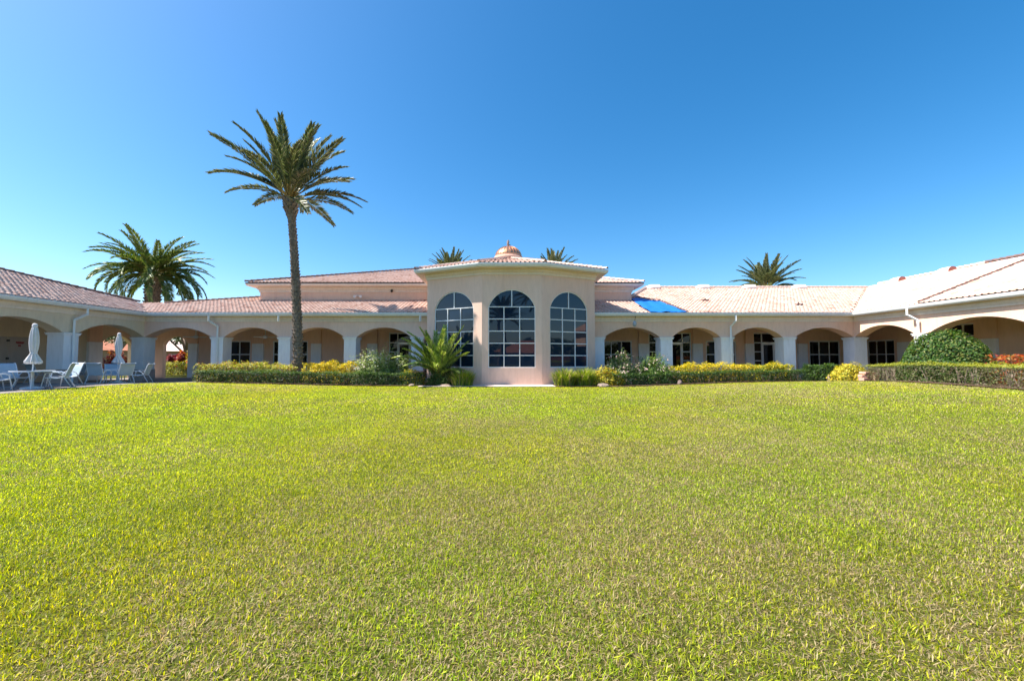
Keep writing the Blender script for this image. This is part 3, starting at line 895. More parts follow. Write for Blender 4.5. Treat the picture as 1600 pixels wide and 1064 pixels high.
# roof vents
def vent(c, along, down, slope):
    """barrel vent lying along the ridge, rounded at its far end, with a flat end cap whose dark red has its shade put in"""
    a = Vector((*along, 0)); d = (Vector((*down, 0)) + Vector((0, 0, -slope))).normalized(); n = a.cross(d)
    if n.z < 0: n = -n
    mb = MB(); rings = []
    for t in np.linspace(0, 1, 9):
        k = math.sqrt(max(1 - (1 - min(t / .45, 1)) ** 2, .02))
        p = Vector(c) + a * (t - .5) * 1.05
        rings.append([p + d * math.cos(x) * .34 * k + n * (math.sin(x) * .30 * k - .02) for x in np.linspace(0, math.pi, 11)])
    mb.loft(rings, False); v_ = mb.build('roof_vent', M['vent'], club, True)
    mb = MB(); last = [q + a * .002 for q in rings[-1]]
    mb.add(last, [tuple(range(len(last)))]); mb.build('vent_end_cap', M['vent_end_shade'], v_)
for x in (12.95, 17.1, 21.0, 25.2): vent((x, YR - .45, ZE + SL * (YR - .45 - GY) + .06), (1, 0), (0, -1), SL)
for y in (32.6, 29.0): vent((XR - .5, y, ZE + SL * (XR - .5 - GX) + .06), (0, -1), (-1, 0), SL)
vent((-4.9, 36.6, HZ + HS * (36.6 - HE) + .06), (1, 0), (0, -1), HS)

for x, y in ((14.4, 28.5), (19.75, 26.9)):
    mb = MB(); z = ZE + SL * (y - GY)
    mb.box(x - .22, x + .22, y - .14, y + .14, z + .02, z + .085); mb.tube([(x, y, z), (x, y, z + .2)], .045, 8); mb.build('roof_pipe', M['darkcap'], club)
# dome with standing seams and figure on top
mb = MB(); mb.lathe([(1.2, 8.6), (1.2, 9.1), (1.1, 9.2), (1.05, 9.3)], (XC, 31, 0), 24); mb.build('cupola_base', M['cupola'], club)
prof = [(1.0 * math.cos(t), 9.29 + .78 * math.sin(t)) for t in np.linspace(0, 1.5, 12)]
mb = MB(); mb.lathe(prof, (XC, 31, 0), 48); dome = mb.build('dome', M['copper'], club, True)
for k in range(24):
    a = 2 * math.pi * (k + .5) / 24
    mb = MB(); mb.tube([(XC + r_ * math.cos(a), 31 + r_ * math.sin(a), z + .01) for r_, z in prof], .022, 5); mb.build('seam', M['copper'], dome)
mb = MB(); mb.lathe([(.16, 10.01), (.12, 10.07), (.05, 10.10), (.05, 10.16), (.11, 10.20), (.11, 10.24), (.03, 10.28), (.03, 10.51), (.01, 10.55)], (XC, 31, 0), 10)
mb.tube([(XC - .02, 31, 10.23), (XC - .05, 31, 10.33), (XC + .03, 31, 10.43), (XC - .05, 31, 10.53), (XC + .05, 31, 10.59)], [.09, .08, .07, .06, .03], 7)
mb.tube([(XC, 31, 10.19), (XC + .12, 31, 10.22), (XC + .17, 31, 10.17)], [.03, .04, .02], 6)
mb.tube([(XC, 31, 10.41), (XC - .14, 31, 10.45)], [.03, .015], 6)
mb.build('finial', M['bronze'], dome, True)

# downspouts
def spout(fr, u, z0, du=.0, full=True, w0=-.42):
    mb = MB(); s_ = .05
    def seg(a, b):
        mb.tube([a, b], .062, 4)
    if full:
        seg(fr.P(u + du, w0, 4.12), fr.P(u + du, w0, 3.80)); seg(fr.P(u + du, w0, 3.82), fr.P(u, -.12, 3.5)); seg(fr.P(u, -.12, 3.52), fr.P(u, -.13, z0))
    else: seg(fr.P(u, w0, 4.12), fr.P(u, w0, 3.78))
    return mb.build('downspout', M['gutter'], club)
spout(F_BACK, -17.15, .1, -.35); spout(F_BACK, 14.1, .1, .15)
spout(F_LEFT, 20.75, .3, .35); spout(F_RIGHT, 21.05, .3, .25)
spout(F_BACK, -13.3, 0, 0, False); spout(F_BACK, -4.75, 0, 0, False)
# ------------------------------------------------------------------ small fixtures
def fan(x, label):
    f = root('ceiling_fan', (x, 27.1, 2.95), label, 'ceiling fan', 'fans under the arcade ceiling')
    mb = MB(); mb.tube([(x, 27.1, 3.86), (x, 27.1, 3.05)], .02, 6); mb.build('rod', M['alu'], f)
    mb = MB(); mb.lathe([(.04, 3.08), (.13, 3.03), (.14, 2.94), (.09, 2.88), (.02, 2.85)], (x, 27.1, 0), 12); mb.build('motor', M['alu'], f)
    for k in range(5):
        a = 2 * math.pi * k / 5 + .1; Mx = Matrix.Translation((x, 27.1, 2.96)) @ Matrix.Rotation(a, 4, 'Z') @ Matrix.Rotation(.2, 4, 'X')
        mb = MB(); mb.box(.13, .68, -.065, .065, -.008, .008, Mx); mb.build('blade', M['alu'], f)
fan(-20.1, 'white ceiling fan under the leftmost arch of the rear arcade')
fan(-15.5, 'white ceiling fan under the second rear arch from the left')

def flood(x, y, z, label, two=True):
    f = root('flood_light', (x, y, z), label, 'light')
    mb = MB(); mb.box(x - .07, x + .07, y - .05, y, z - .06, z + .06); mb.build('mount', M['cream'], f)
    for dx in ((-.16, .16) if two else (0,)):
        mb = MB(); mb.tube([(x, y - .05, z), (x + dx, y - .16, z - .02)], .02, 6)
        mb.tube([(x + dx, y - .12, z), (x + dx * 1.3, y - .34, z - .08)], [.05, .1], 10); mb.build('lamp_head', M['gutter'], f)
flood(-9.9, CY - .01, 5.95, 'small twin floodlight on the clerestory wall left of the bay')
sc_ = root('security_camera', (-7.55, CY - .14, 6.3), 'tiny dark security camera under the clerestory eave', 'camera')
mb = MB(); mb.box(-7.6, -7.5, CY - .15, CY - .02, 6.34, 6.4); mb.build('bracket', M['black'], sc_)
mb = MB(); mb.lathe([(.0, -.1), (.07, -.06), (.09, 0), (.09, .06), (.05, .08)], (-7.55, CY - .2, 6.27), 10); mb.build('camera_dome', M['black'], sc_)
lt = root('hanging_lantern', (8.15, YW - .35, 3.6), 'small glass lantern on a black rod under the gutter right of the bay', 'lantern')
mb = MB(); mb.tube([(8.22, YW - .42, 4.1), (8.15, YW - .42, 3.78)], .014, 6); mb.build('rod', M['black'], lt)
mb = MB(); mb.lathe([(.02, 3.8), (.1, 3.76), (.13, 3.62), (.1, 3.5), (.02, 3.46)], (8.15, YW - .42, 0), 10); mb.build('globe', M['tableglass'], lt, True)

# ------------------------------------------------------------------ vegetation
def rand_dirs(n):
    v = rng.normal(size=(n, 3)); return v / np.linalg.norm(v, axis=1)[:, None]

def leaf_mesh(name, C, nrm, size, aspect, cols, jitter=.8, up=.25):
    n = len(C)
    nr = nrm + rand_dirs(n) * jitter; nr[:, 2] += up; nr /= np.linalg.norm(nr, axis=1)[:, None]
    a = np.cross(nr, rand_dirs(n)); a /= np.linalg.norm(a, axis=1)[:, None]
    b = np.cross(nr, a)
    L = size * (.6 + .8 * rng.random(n)); Wd = L * aspect
    V = np.stack([C - a * L[:, None] / 2, C + b * Wd[:, None] / 2 + nr * (L * .06)[:, None], C + a * L[:, None] / 2, C - b * Wd[:, None] / 2 + nr * (L * .06)[:, None]], 1)
    F = np.arange(4 * n).reshape(-1, 4)
    return np_mesh(name, V.reshape(-1, 3), F, np.repeat(cols, 4, 0))

def mixcol(n, pal, wts=None):
    pal = np.array(pal); i = rng.choice(len(pal), n, p=wts)
    return pal[i] * (.75 + .5 * rng.random((n, 1)))

GREEN = [(.030, .075, .012), (.045, .105, .018), (.07, .14, .022), (.03, .06, .02)]
DARKG = [(.020, .052, .012), (.03, .072, .016), (.055, .11, .024), (.04, .07, .024)]
YELL = [(.72, .58, .04), (.78, .66, .09), (.60, .53, .04), (.30, .34, .03), (.14, .20, .02)]
LIME = [(.42, .46, .04), (.60, .56, .09), (.24, .31, .03), (.12, .18, .02)]

def path_frame(path, t):
    P = np.array(path, float); seg = np.diff(P, axis=0); l = np.linalg.norm(seg, axis=1); cum = np.concatenate([[0], np.cumsum(l)])
    s = t * cum[-1]; i = np.clip(np.searchsorted(cum, s, side='right') - 1, 0, len(seg) - 1)
    f = (s - cum[i]) / l[i]; p = P[i] + seg[i] * f[:, None]; d = seg[i] / l[i][:, None]
    return p, np.stack([d[:, 1], -d[:, 0]], -1), cum[-1]       # point, right-hand normal, length

def hedge(path, depth, height, n, size, pal, label, wts=None, top=None, aspect=.55, lump=.12, bare=0.0, name='hedge', barepal=None, group=None, zoff=0.0, stems=M['twig']):
    """a clipped row of shrubs along a plan path (front edge); court on its right-hand side"""
    t = rng.random(n); p, nr, L = path_frame(path, t)
    # perimeter parameter over the cross-section: front, top, back
    q = rng.random(n) * (2 * height + depth) ; frontp = q < height; topp = (q >= height) & (q < height + depth)
    h = np.where(frontp, q, np.where(topp, height, q - height - depth)); dd = np.where(frontp, 0, np.where(topp, q - height, depth))
    sink = np.abs(rng.normal(0, .10, n))
    rc = .16
    # round the shoulders
    ez = np.clip((h - (height - rc)) / rc, 0, 1); ed = np.clip((rc - np.minimum(dd, depth - dd)) / rc, 0, 1)
    shr = np.maximum(0, np.sqrt(ez ** 2 + ed ** 2) - 1) * rc
    nx = np.where(frontp, 1.0, np.where(topp, 0.0, -1.0)); nz = np.where(topp, 1.0, .15)
    lum = (vnoise(t * L, h * 2 + dd, .45) - .5) * lump * 2 + (vnoise(t * L + 31, h + dd * 2, .16) - .5) * lump
    o = lum - sink - shr
    off = -dd + nx * o
    hh = np.clip(h + nz * o, .03, None)
    xy = p + nr * off[:, None]
    # frayed ends
    tp = np.stack([nr[:, 1], -nr[:, 0]], -1)
    xy += tp * (rng.normal(0, .05, n))[:, None]
    C = np.column_stack([xy, ground_z(xy[:, 0], xy[:, 1]) + hh + .05 + zoff])
    nrm = np.column_stack([nr * nx[:, None], nz])
    cols = mixcol(n, pal, wts)
    if top is not None:
        k = hh > height * .86
        cols[k] = mixcol(int(k.sum()), top)
    if barepal is not None:
        k = (hh < height * .8) & (rng.random(n) < bare)
        cols[k] = mixcol(int(k.sum()), barepal)
    c0 = path[len(path) // 2]
    r_ = root(name, (c0[0], c0[1], gz(*c0)), label, 'hedge' if name == 'hedge' else 'shrub', group)
    link('foliage', leaf_mesh('foliage', C, nrm, size, aspect, cols), M['leaf'], r_)
    mb = MB(); ns = max(6, int(L * 4))
    tt = rng.random(ns); pp, nn, _ = path_frame(path, tt)
    for k in range(ns):
        a = pp[k] - nn[k] * (depth * (.2 + .6 * random.random())); z = gz(*a) + .02 + zoff
        for m_ in range(3):
            ox, oy = random.uniform(-.25, .25), random.uniform(-.2, .2)
            mb.tube([(a[0], a[1], z), (a[0] + ox * .5, a[1] + oy * .5, z + height * .45), (a[0] + ox, a[1] + oy, z + height * .85)], [.018, .012, .005], 4)
    tag(mb.build('stems', stems, r_), kind='stuff')
    return r_

def bush(c, rx, ry, h, n, size, pal, label, wts=None, aspect=.5, lump=.22, flower=None, nf=0, name='shrub', cat='shrub', base=.0, group=None, shell=.55, fsize=.07):
    z0 = gz(c[0], c[1]) + .04
    d = rand_dirs(n); d[:, 2] = np.abs(d[:, 2]) * .95 + .02
    r = shell + (1 - shell) * rng.random(n) ** .6
    u = np.arctan2(d[:, 1], d[:, 0])
    r *= 1 + lump * 2 * (vnoise(u * 1.3 + c[0] * 7, d[:, 2] * 3 + c[1], .5) - .5) + lump * (vnoise(u * 3 + 20, d[:, 2] * 6, .35) - .5)
    C = np.column_stack([c[0] + d[:, 0] * r * rx, c[1] + d[:, 1] * r * ry, z0 + base + d[:, 2] * r * (h - base)])
    cols = mixcol(n, pal, wts)
    r_ = root(name, (c[0], c[1], z0), label, cat, group)
    link('foliage', leaf_mesh('foliage', C, d, size, aspect, cols), M['leaf'], r_)
    if flower is not None:
        k = rng.choice(n, nf, replace=False); k = k[(r[k] > .8)]
        cen = C[k] + d[k] * .05
        C2 = np.repeat(cen, 4, 0) + rng.normal(0, .035, (len(cen) * 4, 3))
        tag(link('flowers', leaf_mesh('flowers', C2, np.repeat(d[k], 4, 0), fsize, .9, mixcol(len(C2), flower)), M['leaf'], r_), kind='stuff')
    mb = MB()
    for k in range(10):
        a = random.random() * 6.28; rr = random.uniform(.3, .75)
        mb.tube([(c[0] + .1 * math.cos(a), c[1] + .1 * math.sin(a), z0 - .05), (c[0] + rr * .5 * rx * math.cos(a), c[1] + rr * .5 * ry * math.sin(a), z0 + h * .4), (c[0] + rr * rx * math.cos(a), c[1] + rr * ry * math.sin(a), z0 + h * .72)], [.03, .02, .008], 5)
    tag(mb.build('stems', M['twig'], r_), kind='stuff')
    return r_

# left bed
hedge([(-16.4, 21.95), (-10, 21.85), (-4.1, 21.75)], .85, .64, 15000, .075, DARKG, 'long low dark green clipped hedge along the front of the left bed', top=[(.06, .12, .02), (.05, .1, .02), (.09, .15, .03)])
hedge([(-17.1, 23.05), (-12, 22.95), (-11.3, 22.95)], .95, 1.0, 9000, .085, LIME + [(.5, .42, .12), (.30, .14, .05)], 'variegated yellow-green shrub row behind the left hedge beside the palm trunk', lump=.2, name='shrub_row')
hedge([(-11.0, 23.0), (-8.3, 22.9)], 1.1, 1.12, 6500, .085, YELL, 'bright golden yellow shrub mass right of the tall palm trunk', [.34, .3, .2, .1, .06], lump=.2, name='shrub_row')
bush((-6.55, 23.1), 1.75, .85, 1.85, 10000, .14, [(.12, .2, .045), (.18, .27, .06), (.28, .36, .11), (.42, .46, .26)], 'white-flowered oleander bush left of the young palm', aspect=.26, flower=[(.75, .7, .62), (.8, .66, .6)], nf=260, lump=.34)
bush((-4.75, 22.6), .7, .5, .85, 2200, .08, YELL, 'small yellow shrub at the foot of the oleander by the bay', aspect=.5, lump=.25)
# right bed
bush((5.6, 21.8), .95, .5, .95, 4200, .085, YELL + [(.3, .2, .06)], 'yellow and rust coloured shrub between grass clump and oleander', lump=.25)
bush((6.7, 22.5), 1.1, .65, 1.62, 6500, .12, [(.12, .19, .05), (.2, .28, .09), (.32, .37, .16)], 'pale pink oleander bush nearest the bay on its right', aspect=.28, flower=[(.72, .55, .5), (.75, .62, .52), (.6, .36, .34)], nf=420, lump=.3)
bush((8.6, 23.0), 1.2, .7, 1.62, 6500, .12, [(.11, .19, .04), (.17, .28, .06), (.24, .36, .08)], 'pink-flowered oleander bush in front of the first right-hand column', aspect=.28, flower=[(.72, .5, .48), (.75, .62, .55)], nf=330, lump=.3)
hedge([(5.9, 21.35), (9.7, 22.3), (13.5, 22.85), (17.7, 23.05)], .85, .62, 13500, .075, DARKG, 'long low dark green clipped hedge curving along the right bed', top=[(.07, .13, .025), (.06, .11, .02)])
hedge([(7.0, 22.6), (9.6, 23.2)], .7, .85, 3200, .085, YELL + [(.25, .2, .05)], 'short yellow shrub strip below the pink oleanders', lump=.2, name='shrub_row')
hedge([(9.7, 23.3), (13.0, 23.8), (14.8, 23.95)], .8, .98, 6500, .085, YELL, 'golden yellow shrub row behind the middle of the right hedge', [.3, .28, .2, .14, .08], lump=.2, name='shrub_row')
hedge([(14.9, 24.0), (17.3, 24.05)], .75, .95, 4500, .085, YELL + [(.2, .26, .03)], 'yellow shrub row tinged green behind the far end of the right hedge', lump=.2, name='shrub_row')
hedge([(17.4, 23.1), (18.7, 22.7)], .8, .92, 3800, .085, GREEN + [(.12, .2, .03)], 'glossy mid green shrub between the dark hedge and the yellow bush', lump=.15, name='shrub_row')
bush((18.85, 22.0), .95, .75, .98, 5200, .085, YELL + [(.36, .34, .04)], 'rounded yellow and green shrub beside the stacked pink blocks', lump=.2)
# right wing bed
BARE = [(.14, .10, .07), (.2, .15, .11), (.1, .08, .05), (.16, .17, .07)]
hedge([(18.35, 8.0), (18.4, 14.0), (18.55, 18.5), (18.9, 21.3)][::-1], 1.35, .86, 26000, .06, [(.10, .125, .035), (.15, .165, .06), (.075, .09, .03)], 'long thin-leaved hedge with bare brown sides and yellow-green top along the right wing',
      top=[(.30, .33, .04), (.24, .28, .03), (.36, .37, .07)], bare=.42, barepal=BARE, lump=.08, zoff=-.02, stems=M['palebark'])
bush((20.25, 18.6), 1.5, 1.75, 2.36, 30000, .095, GREEN + [(.05, .13, .015), (.08, .17, .03), (.22, .24, .06)], 'big dome-shaped glossy green bush before the right wing arches', aspect=.6, lump=.06, shell=.72)
hedge([(20.2, 17.0), (20.0, 13.5), (20.0, 8.5)], .9, 1.2, 6500, .12, [(.42, .09, .02), (.52, .15, .03), (.28, .05, .02), (.35, .2, .05), (.08, .09, .02)], 'orange-red crotons behind the right wing hedge', aspect=.4, lump=.2, name='croton_row')

def grass_clump(c, rx, ry, h, n, label):
    z0 = gz(*c) + .04
    a = rng.random(n) * 6.283; rr = np.sqrt(rng.random(n))
    bx = c[0] + np.cos(a) * rr * rx * .7; by = c[1] + np.sin(a) * rr * ry * .7
    az = a + rng.normal(0, .7, n); le = h * (.55 + .6 * rng.random(n)) * (1 - .38 * rr ** 2); lean = .12 + .35 * rr * rng.random(n) * 1.6
    d = np.stack([np.cos(az), np.sin(az), np.zeros(n)], -1); s = np.stack([-np.sin(az), np.cos(az), np.zeros(n)], -1) * .016
    P0 = np.column_stack([bx, by, np.full(n, z0)])
    P1 = P0 + d * (lean * le * .45)[:, None] + np.array([0, 0, 1]) * (le * .6)[:, None]
    P2 = P1 + d * (lean * le * 1.0)[:, None] + np.array([0, 0, 1]) * (le * .32)[:, None]
    V = np.stack([P0 - s, P0 + s, P1 + s, P1 - s, P2], 1).reshape(-1, 3); b = np.arange(n)[:, None] * 5
    F = np.concatenate([b + [0, 1, 2], b + [0, 2, 3], b + [3, 2, 4]])
    col = mixcol(n, [(.16, .26, .03), (.26, .37, .045), (.40, .46, .07), (.10, .17, .03), (.45, .38, .18)])
    o = link('grass_clump', np_mesh('grass_clump', V, F, np.repeat(col, 5, 0)), M['leaf'])
    return tag(o, label, 'ornamental grass')
grass_clump((-1.95, 21.75), .75, .5, .95, 1300, 'tufted ornamental grass clump left of the path to the bay')
grass_clump((3.45, 21.6), .75, .5, 1.0, 1500, 'bright tufted grass clump right of the path to the bay')
grass_clump((4.5, 21.7), .62, .5, 1.05, 1200, 'second grass clump right of the path, next to the tan boulder')

# ---- palms
def frond_mesh(L, droop, nleaf=46, seed=0, lw=.042, ll=.62, pal=None, vee=.55, stalk=.12):
    g = np.random.default_rng(seed)
    ns = 26; el = 0.0; pts = [np.zeros(3)]; dirs = []
    for i in range(ns):
        t = i / ns; ang = -droop * t ** 1.5
        d = np.array([math.cos(ang), .04 * math.sin(seed), math.sin(ang)]); dirs.append(d / np.linalg.norm(d)); pts.append(pts[-1] + dirs[-1] * L / ns)
    pts = np.array(pts); dirs.append(dirs[-1]); dirs = np.array(dirs)
    V = []; F = []; C = []
    for i in range(ns):                     # rachis, flat three-sided
        for (k, p) in ((0, pts[i]), (1, pts[i + 1])):
            wv_ = .055 * (1 - (i + k) / ns) + .008
            V += [p + [0, wv_, 0], p + [0, -wv_, 0], p + [0, 0, -wv_ * .9], p + [0, 0, wv_ * .3]]
            gq = min(1.0, (i + k) / ns * 3.2); C += [(.40 - .2 * gq, .27 - .06 * gq, .07)] * 4
        b = len(V) - 8
        F += [(b, b + 4, b + 7, b + 3), (b + 3, b + 7, b + 5, b + 1), (b + 1, b + 5, b + 6, b + 2), (b + 2, b + 6, b + 4, b)]
    pal = np.array(pal)
    for k in range(nleaf):
        t = stalk + (1 - stalk) * (k + .5) / nleaf
        i = min(int(t * ns), ns - 1); p = pts[i] + (pts[i + 1] - pts[i]) * (t * ns - i); d = dirs[i]
        up = np.array([-d[2], 0, d[0]])
        prof = min(1, .35 + (t - stalk) * 4) * (1 - .62 * max(0, t - .45) / .55)
        for s in (-1, 1):
            ln = ll * prof * (.85 + .3 * g.random()); f = .55 + .5 * t + g.normal(0, .10)
            v = np.array([0, s, 0]) * math.cos(vee) + up * math.sin(vee) * (1 + g.normal(0, .35))
            q = v * math.cos(f) + d * math.sin(f); q /= np.linalg.norm(q)
            wd = np.cross(q, up); wd /= np.linalg.norm(wd) + 1e-9
            wd = wd + up * .55 * g.normal(0, 1); wd -= q * wd.dot(q); wd /= np.linalg.norm(wd) + 1e-9
            sag = np.array([0, 0, -ln * .12 * g.random()])
            o = len(V); hw = wd * lw * .5
            V += [p, p + q * ln * .45 + hw, p + q * ln + sag, p + q * ln * .45 - hw]
            F.append((o, o + 1, o + 2, o + 3)); c = pal[g.integers(len(pal))] * (.75 + .5 * g.random()); C += [c] * 4
    return np_mesh('frond', np.array(V), np.array(F), np.array(C))

PALG = [(.075, .105, .035), (.11, .145, .05), (.16, .185, .07), (.065, .09, .045), (.25, .25, .13)]
PALG2 = [(.065, .12, .025), (.10, .165, .035), (.15, .21, .045), (.23, .25, .07)]

def palm(base, top, r0, r1, fronds, meshes, label, group=None, boots=True, ring=.19, head=None, bend=.0, hl=.55, trunkmat=None, name='palm_tree', spears=None):
    bx, by, bz = base; tx, ty, tz = top
    rt = root(name, base, label, 'palm tree', group)
    H = tz - bz; nseg = 14
    P = lambda t: Vector((bx + (tx - bx) * t + bend * math.sin(math.pi * t), by + (ty - by) * t, bz + H * t))
    rad = lambda t: r0 + (r1 - r0) * t if not head else (r0 + (r1 - r0) * t + head * math.exp(-((1 - t) * H / hl) ** 4))
    mb = MB(); ts = [k / 40 for k in range(41)]
    mb.tube([P(t) for t in ts], [rad(t) * .93 for t in ts], 12)
    tr = mb.build('trunk', M['trunk'], rt, True)
    if boots:
        V = []; F = []; t = 0; row = 0
        nk = max(9, int(2 * math.pi * r0 / .17))
        while t < 1:
            c = P(t); rr = rad(t)
            for k in range(nk):
                a = 2 * math.pi * (k + .5 * (row % 2)) / nk + random.uniform(-.06, .06)
                da = math.pi / nk * .95; hgt = ring * random.uniform(.8, 1.25); outp = rr * random.uniform(1.06, 1.32)
                def pt(an, r_, z): return (c.x + math.cos(an) * r_, c.y + math.sin(an) * r_, c.z + z)
                o = len(V)
                V += [pt(a - da, rr * .92, -hgt * .4), pt(a + da, rr * .92, -hgt * .4), pt(a + da * .6, outp, hgt * .55), pt(a - da * .6, outp, hgt * .55), pt(a + da * .55, rr * .9, hgt * .62), pt(a - da * .55, rr * .9, hgt * .62)]
                F += [(o, o + 1, o + 2, o + 3), (o + 3, o + 2, o + 4, o + 5), (o, o + 3, o + 5, o), (o + 1, o + 4, o + 2, o + 1)]
            t += ring / H; row += 1
        mb = MB(); mb.v = V; mb.f = [tuple(dict.fromkeys(f)) for f in F]
        bo_ = mb.build('leaf_bases', M['trunk'], rt); tag(bo_, kind='stuff')
    hv = P(1)
    for i, (az, el, sc, mi, dr) in enumerate(fronds):
        o = bpy.data.objects.new('frond', meshes[mi]); COL.objects.link(o); o.parent = rt
        off = Vector((math.cos(az), math.sin(az), 0)) * (r1 * .55)
        o.matrix_local = Matrix.Translation(hv - Vector(base) + off + Vector((0, 0, dr))) @ Matrix.Rotation(az, 4, 'Z') @ Matrix.Rotation(-el, 4, 'Y') @ Matrix.Rotation(random.uniform(-.5, .5), 4, 'X') @ Matrix.Scale(sc, 4)
    return rt

def trunk_mat():
    m, nt, b = mat_new('fibrous_palm_trunk')
    p = geo_pos(nt)
    mp = N(nt, 'ShaderNodeMapping'); mp.inputs['Scale'].default_value = (1, 1, 2.2); nt.links.new(p, mp.inputs[0])
    nt.links.new(ramp(nt, noise(nt, 5, 6, .75, mp.outputs[0]), [(.28, (.085, .06, .047)), (.5, (.23, .18, .145)), (.72, (.43, .36, .30))]), b.inputs['Base Color'])
    b.inputs['Roughness'].default_value = .95; b.inputs['Specular IOR Level'].default_value = .1
    bump(nt, noise(nt, 30, 5, .7, p), .7, .02, b)
    return m
M['trunk'] = trunk_mat()

def set_mat(meshes, m):
    for x in meshes: x.materials.append(m)
    return meshes
date = set_mat([frond_mesh(4.5, d, 112, s, .085, .74, PALG, .36, .19) for s, d in enumerate((.35, .6, .9, 1.25, .5, .75))], M['palm'])
canary = set_mat([frond_mesh(4.9, d, 108, 20 + s, .09, .78, PALG2, .36, .12) for s, d in enumerate((.8, 1.15, 1.5, 1.8))], M['palm'])
D = math.radians
tall = []
# silhouette fronds seen in the photograph (azimuth 0 = right, 90 = away, 270 = towards the viewer)
for az, el, sc, mi in [(176, 49, 1.42, 0), (176, 29, 1.32, 1), (182, 60, 1.0, 0), (165, 72, 1.12, 0), (200, 80, 1.12, 0), (240, 84, 1.0, 0), (60, 82, 1.02, 4), (10, 74, 1.05, 4),
                       (20, 60, 1.0, 1), (350, 50, .98, 4), (340, 32, .95, 1), (8, 20, .95, 5), (355, 6, .98, 5), (300, -8, .8, 2), (215, 8, .72, 2), (150, 45, .95, 1),
                       (270, 58, .95, 1), (250, 40, .9, 2), (290, 45, .9, 2), (310, 25, .85, 2), (230, 62, 1.0, 1), (90, 60, 1.0, 1), (120, 50, 1.0, 1), (60, 45, 1.0, 1),
                       (100, 25, .9, 2), (135, 20, .9, 2), (45, 20, .9, 2), (30, 45, .95, 1), (315, 65, 1.0, 1), (195, 45, .9, 1), (275, 75, .95, 4), (75, 8, .85, 2), (110, 70, 1, 0), (330, 70, 1.0, 4)]:
    tall.append((D(az + random.uniform(-4, 4)), D(el + random.uniform(-3, 3)), sc * random.uniform(.91, 1.0), mi, random.uniform(-.15, .25)))
palm((-11.4, 23.35, gz(-11, 23) - .1), (-12.1, 23.35, 10.75), .265, .19, tall, date, 'tall slender date palm rising in front of the left rear arcade', head=.2, bend=.1, hl=.95)

def crown(n, lo, hi, sc, nm, pw=1.0, seed=3):
    g = random.Random(seed); out = []
    for k in range(n):
        f = (k + .5) / n; el = lo + (hi - lo) * f ** pw
        out.append((k * 2.39996 + g.uniform(-.15, .15), D(el + g.uniform(-5, 5)), sc * g.uniform(.9, 1.08), min(nm - 1, int((1 - f) * nm)), g.uniform(-.2, .2)))
    return out
palm((-27.4, 32.2, -.1), (-27.4, 32.2, 8.2), .5, .5, crown(64, -16, 66, .80, 4), canary, 'full bushy palm with thick trunk behind the left roof corner', ring=.24, head=.22)
palm((30.4, 46.3, 0), (30.4, 46.3, 9.5), .35, .3, crown(46, -8, 74, .84, 4, .9, 5), date[:4], 'date palm crown showing above the right-hand rear roof ridge', head=.15, boots=False)
palm((-5.9, 50, 0), (-5.9, 50, 11.25), .35, .3, crown(48, 10, 80, .80, 4, .9, 6), date[:4], 'palm tips showing over the bay roof left of the dome', boots=False)
palm((6.6, 50, 0), (6.6, 50, 11.25), .35, .3, crown(48, 15, 84, .78, 4, .9, 8), date[:4], 'palm tips showing over the bay roof right of the dome', boots=False)
# young clumping palm before the bay
YG = [(.16, .26, .045), (.25, .36, .065), (.36, .45, .10), (.45, .5, .17)]
young = set_mat([frond_mesh(2.5, d, 76, 60 + s, .055, .5, YG, .4, .08) for s, d in enumerate((.35, .7, 1.1))], M['palm'])
yf = []
for az, el, sc, mi in [(180, 62, 1.0, 1), (178, 50, 1.05, 2), (165, 74, 1.0, 1), (25, 70, 1.15, 0), (5, 55, .8, 1), (60, 80, 1.05, 0), (120, 78, 1.05, 0), (250, 70, .95, 1), (290, 65, .9, 1), (330, 58, .8, 1),
                       (210, 66, .95, 1), (100, 62, .9, 1), (150, 45, .8, 2), (30, 48, .75, 1), (270, 45, .7, 2), (230, 40, .7, 2), (310, 38, .7, 2), (190, 34, .75, 2), (350, 35, .65, 2), (185, 68, 1.1, 1), (172, 56, 1.1, 1), (20, 62, .95, 0), (315, 72, 1.0, 0), (225, 74, 1.0, 0), (260, 58, .85, 1), (300, 52, .8, 1), (340, 66, .95, 0), (200, 52, .9, 1), (80, 85, 1.0, 0), (280, 82, .95, 0), (200, 80, 1.0, 0)]:
    yf.append((D(az + random.uniform(-8, 8)), D(el + random.uniform(-4, 4)), sc * 1.05, mi, random.uniform(-.1, .25)))
palm((-3.25, 22.25, gz(-3.2, 22.2)), (-3.25, 22.25, .5), .16, .13, yf, young, 'young bright green palm clump in front of the left bay window', boots=True, ring=.12, name='young_palm')
bush((-3.15, 22.25), .85, .6, 1.25, 3200, .12, [(.05, .1, .02), (.08, .14, .03), (.12, .18, .04)], 'leafy green undergrowth around the foot of the young palm', aspect=.3, lump=.3)

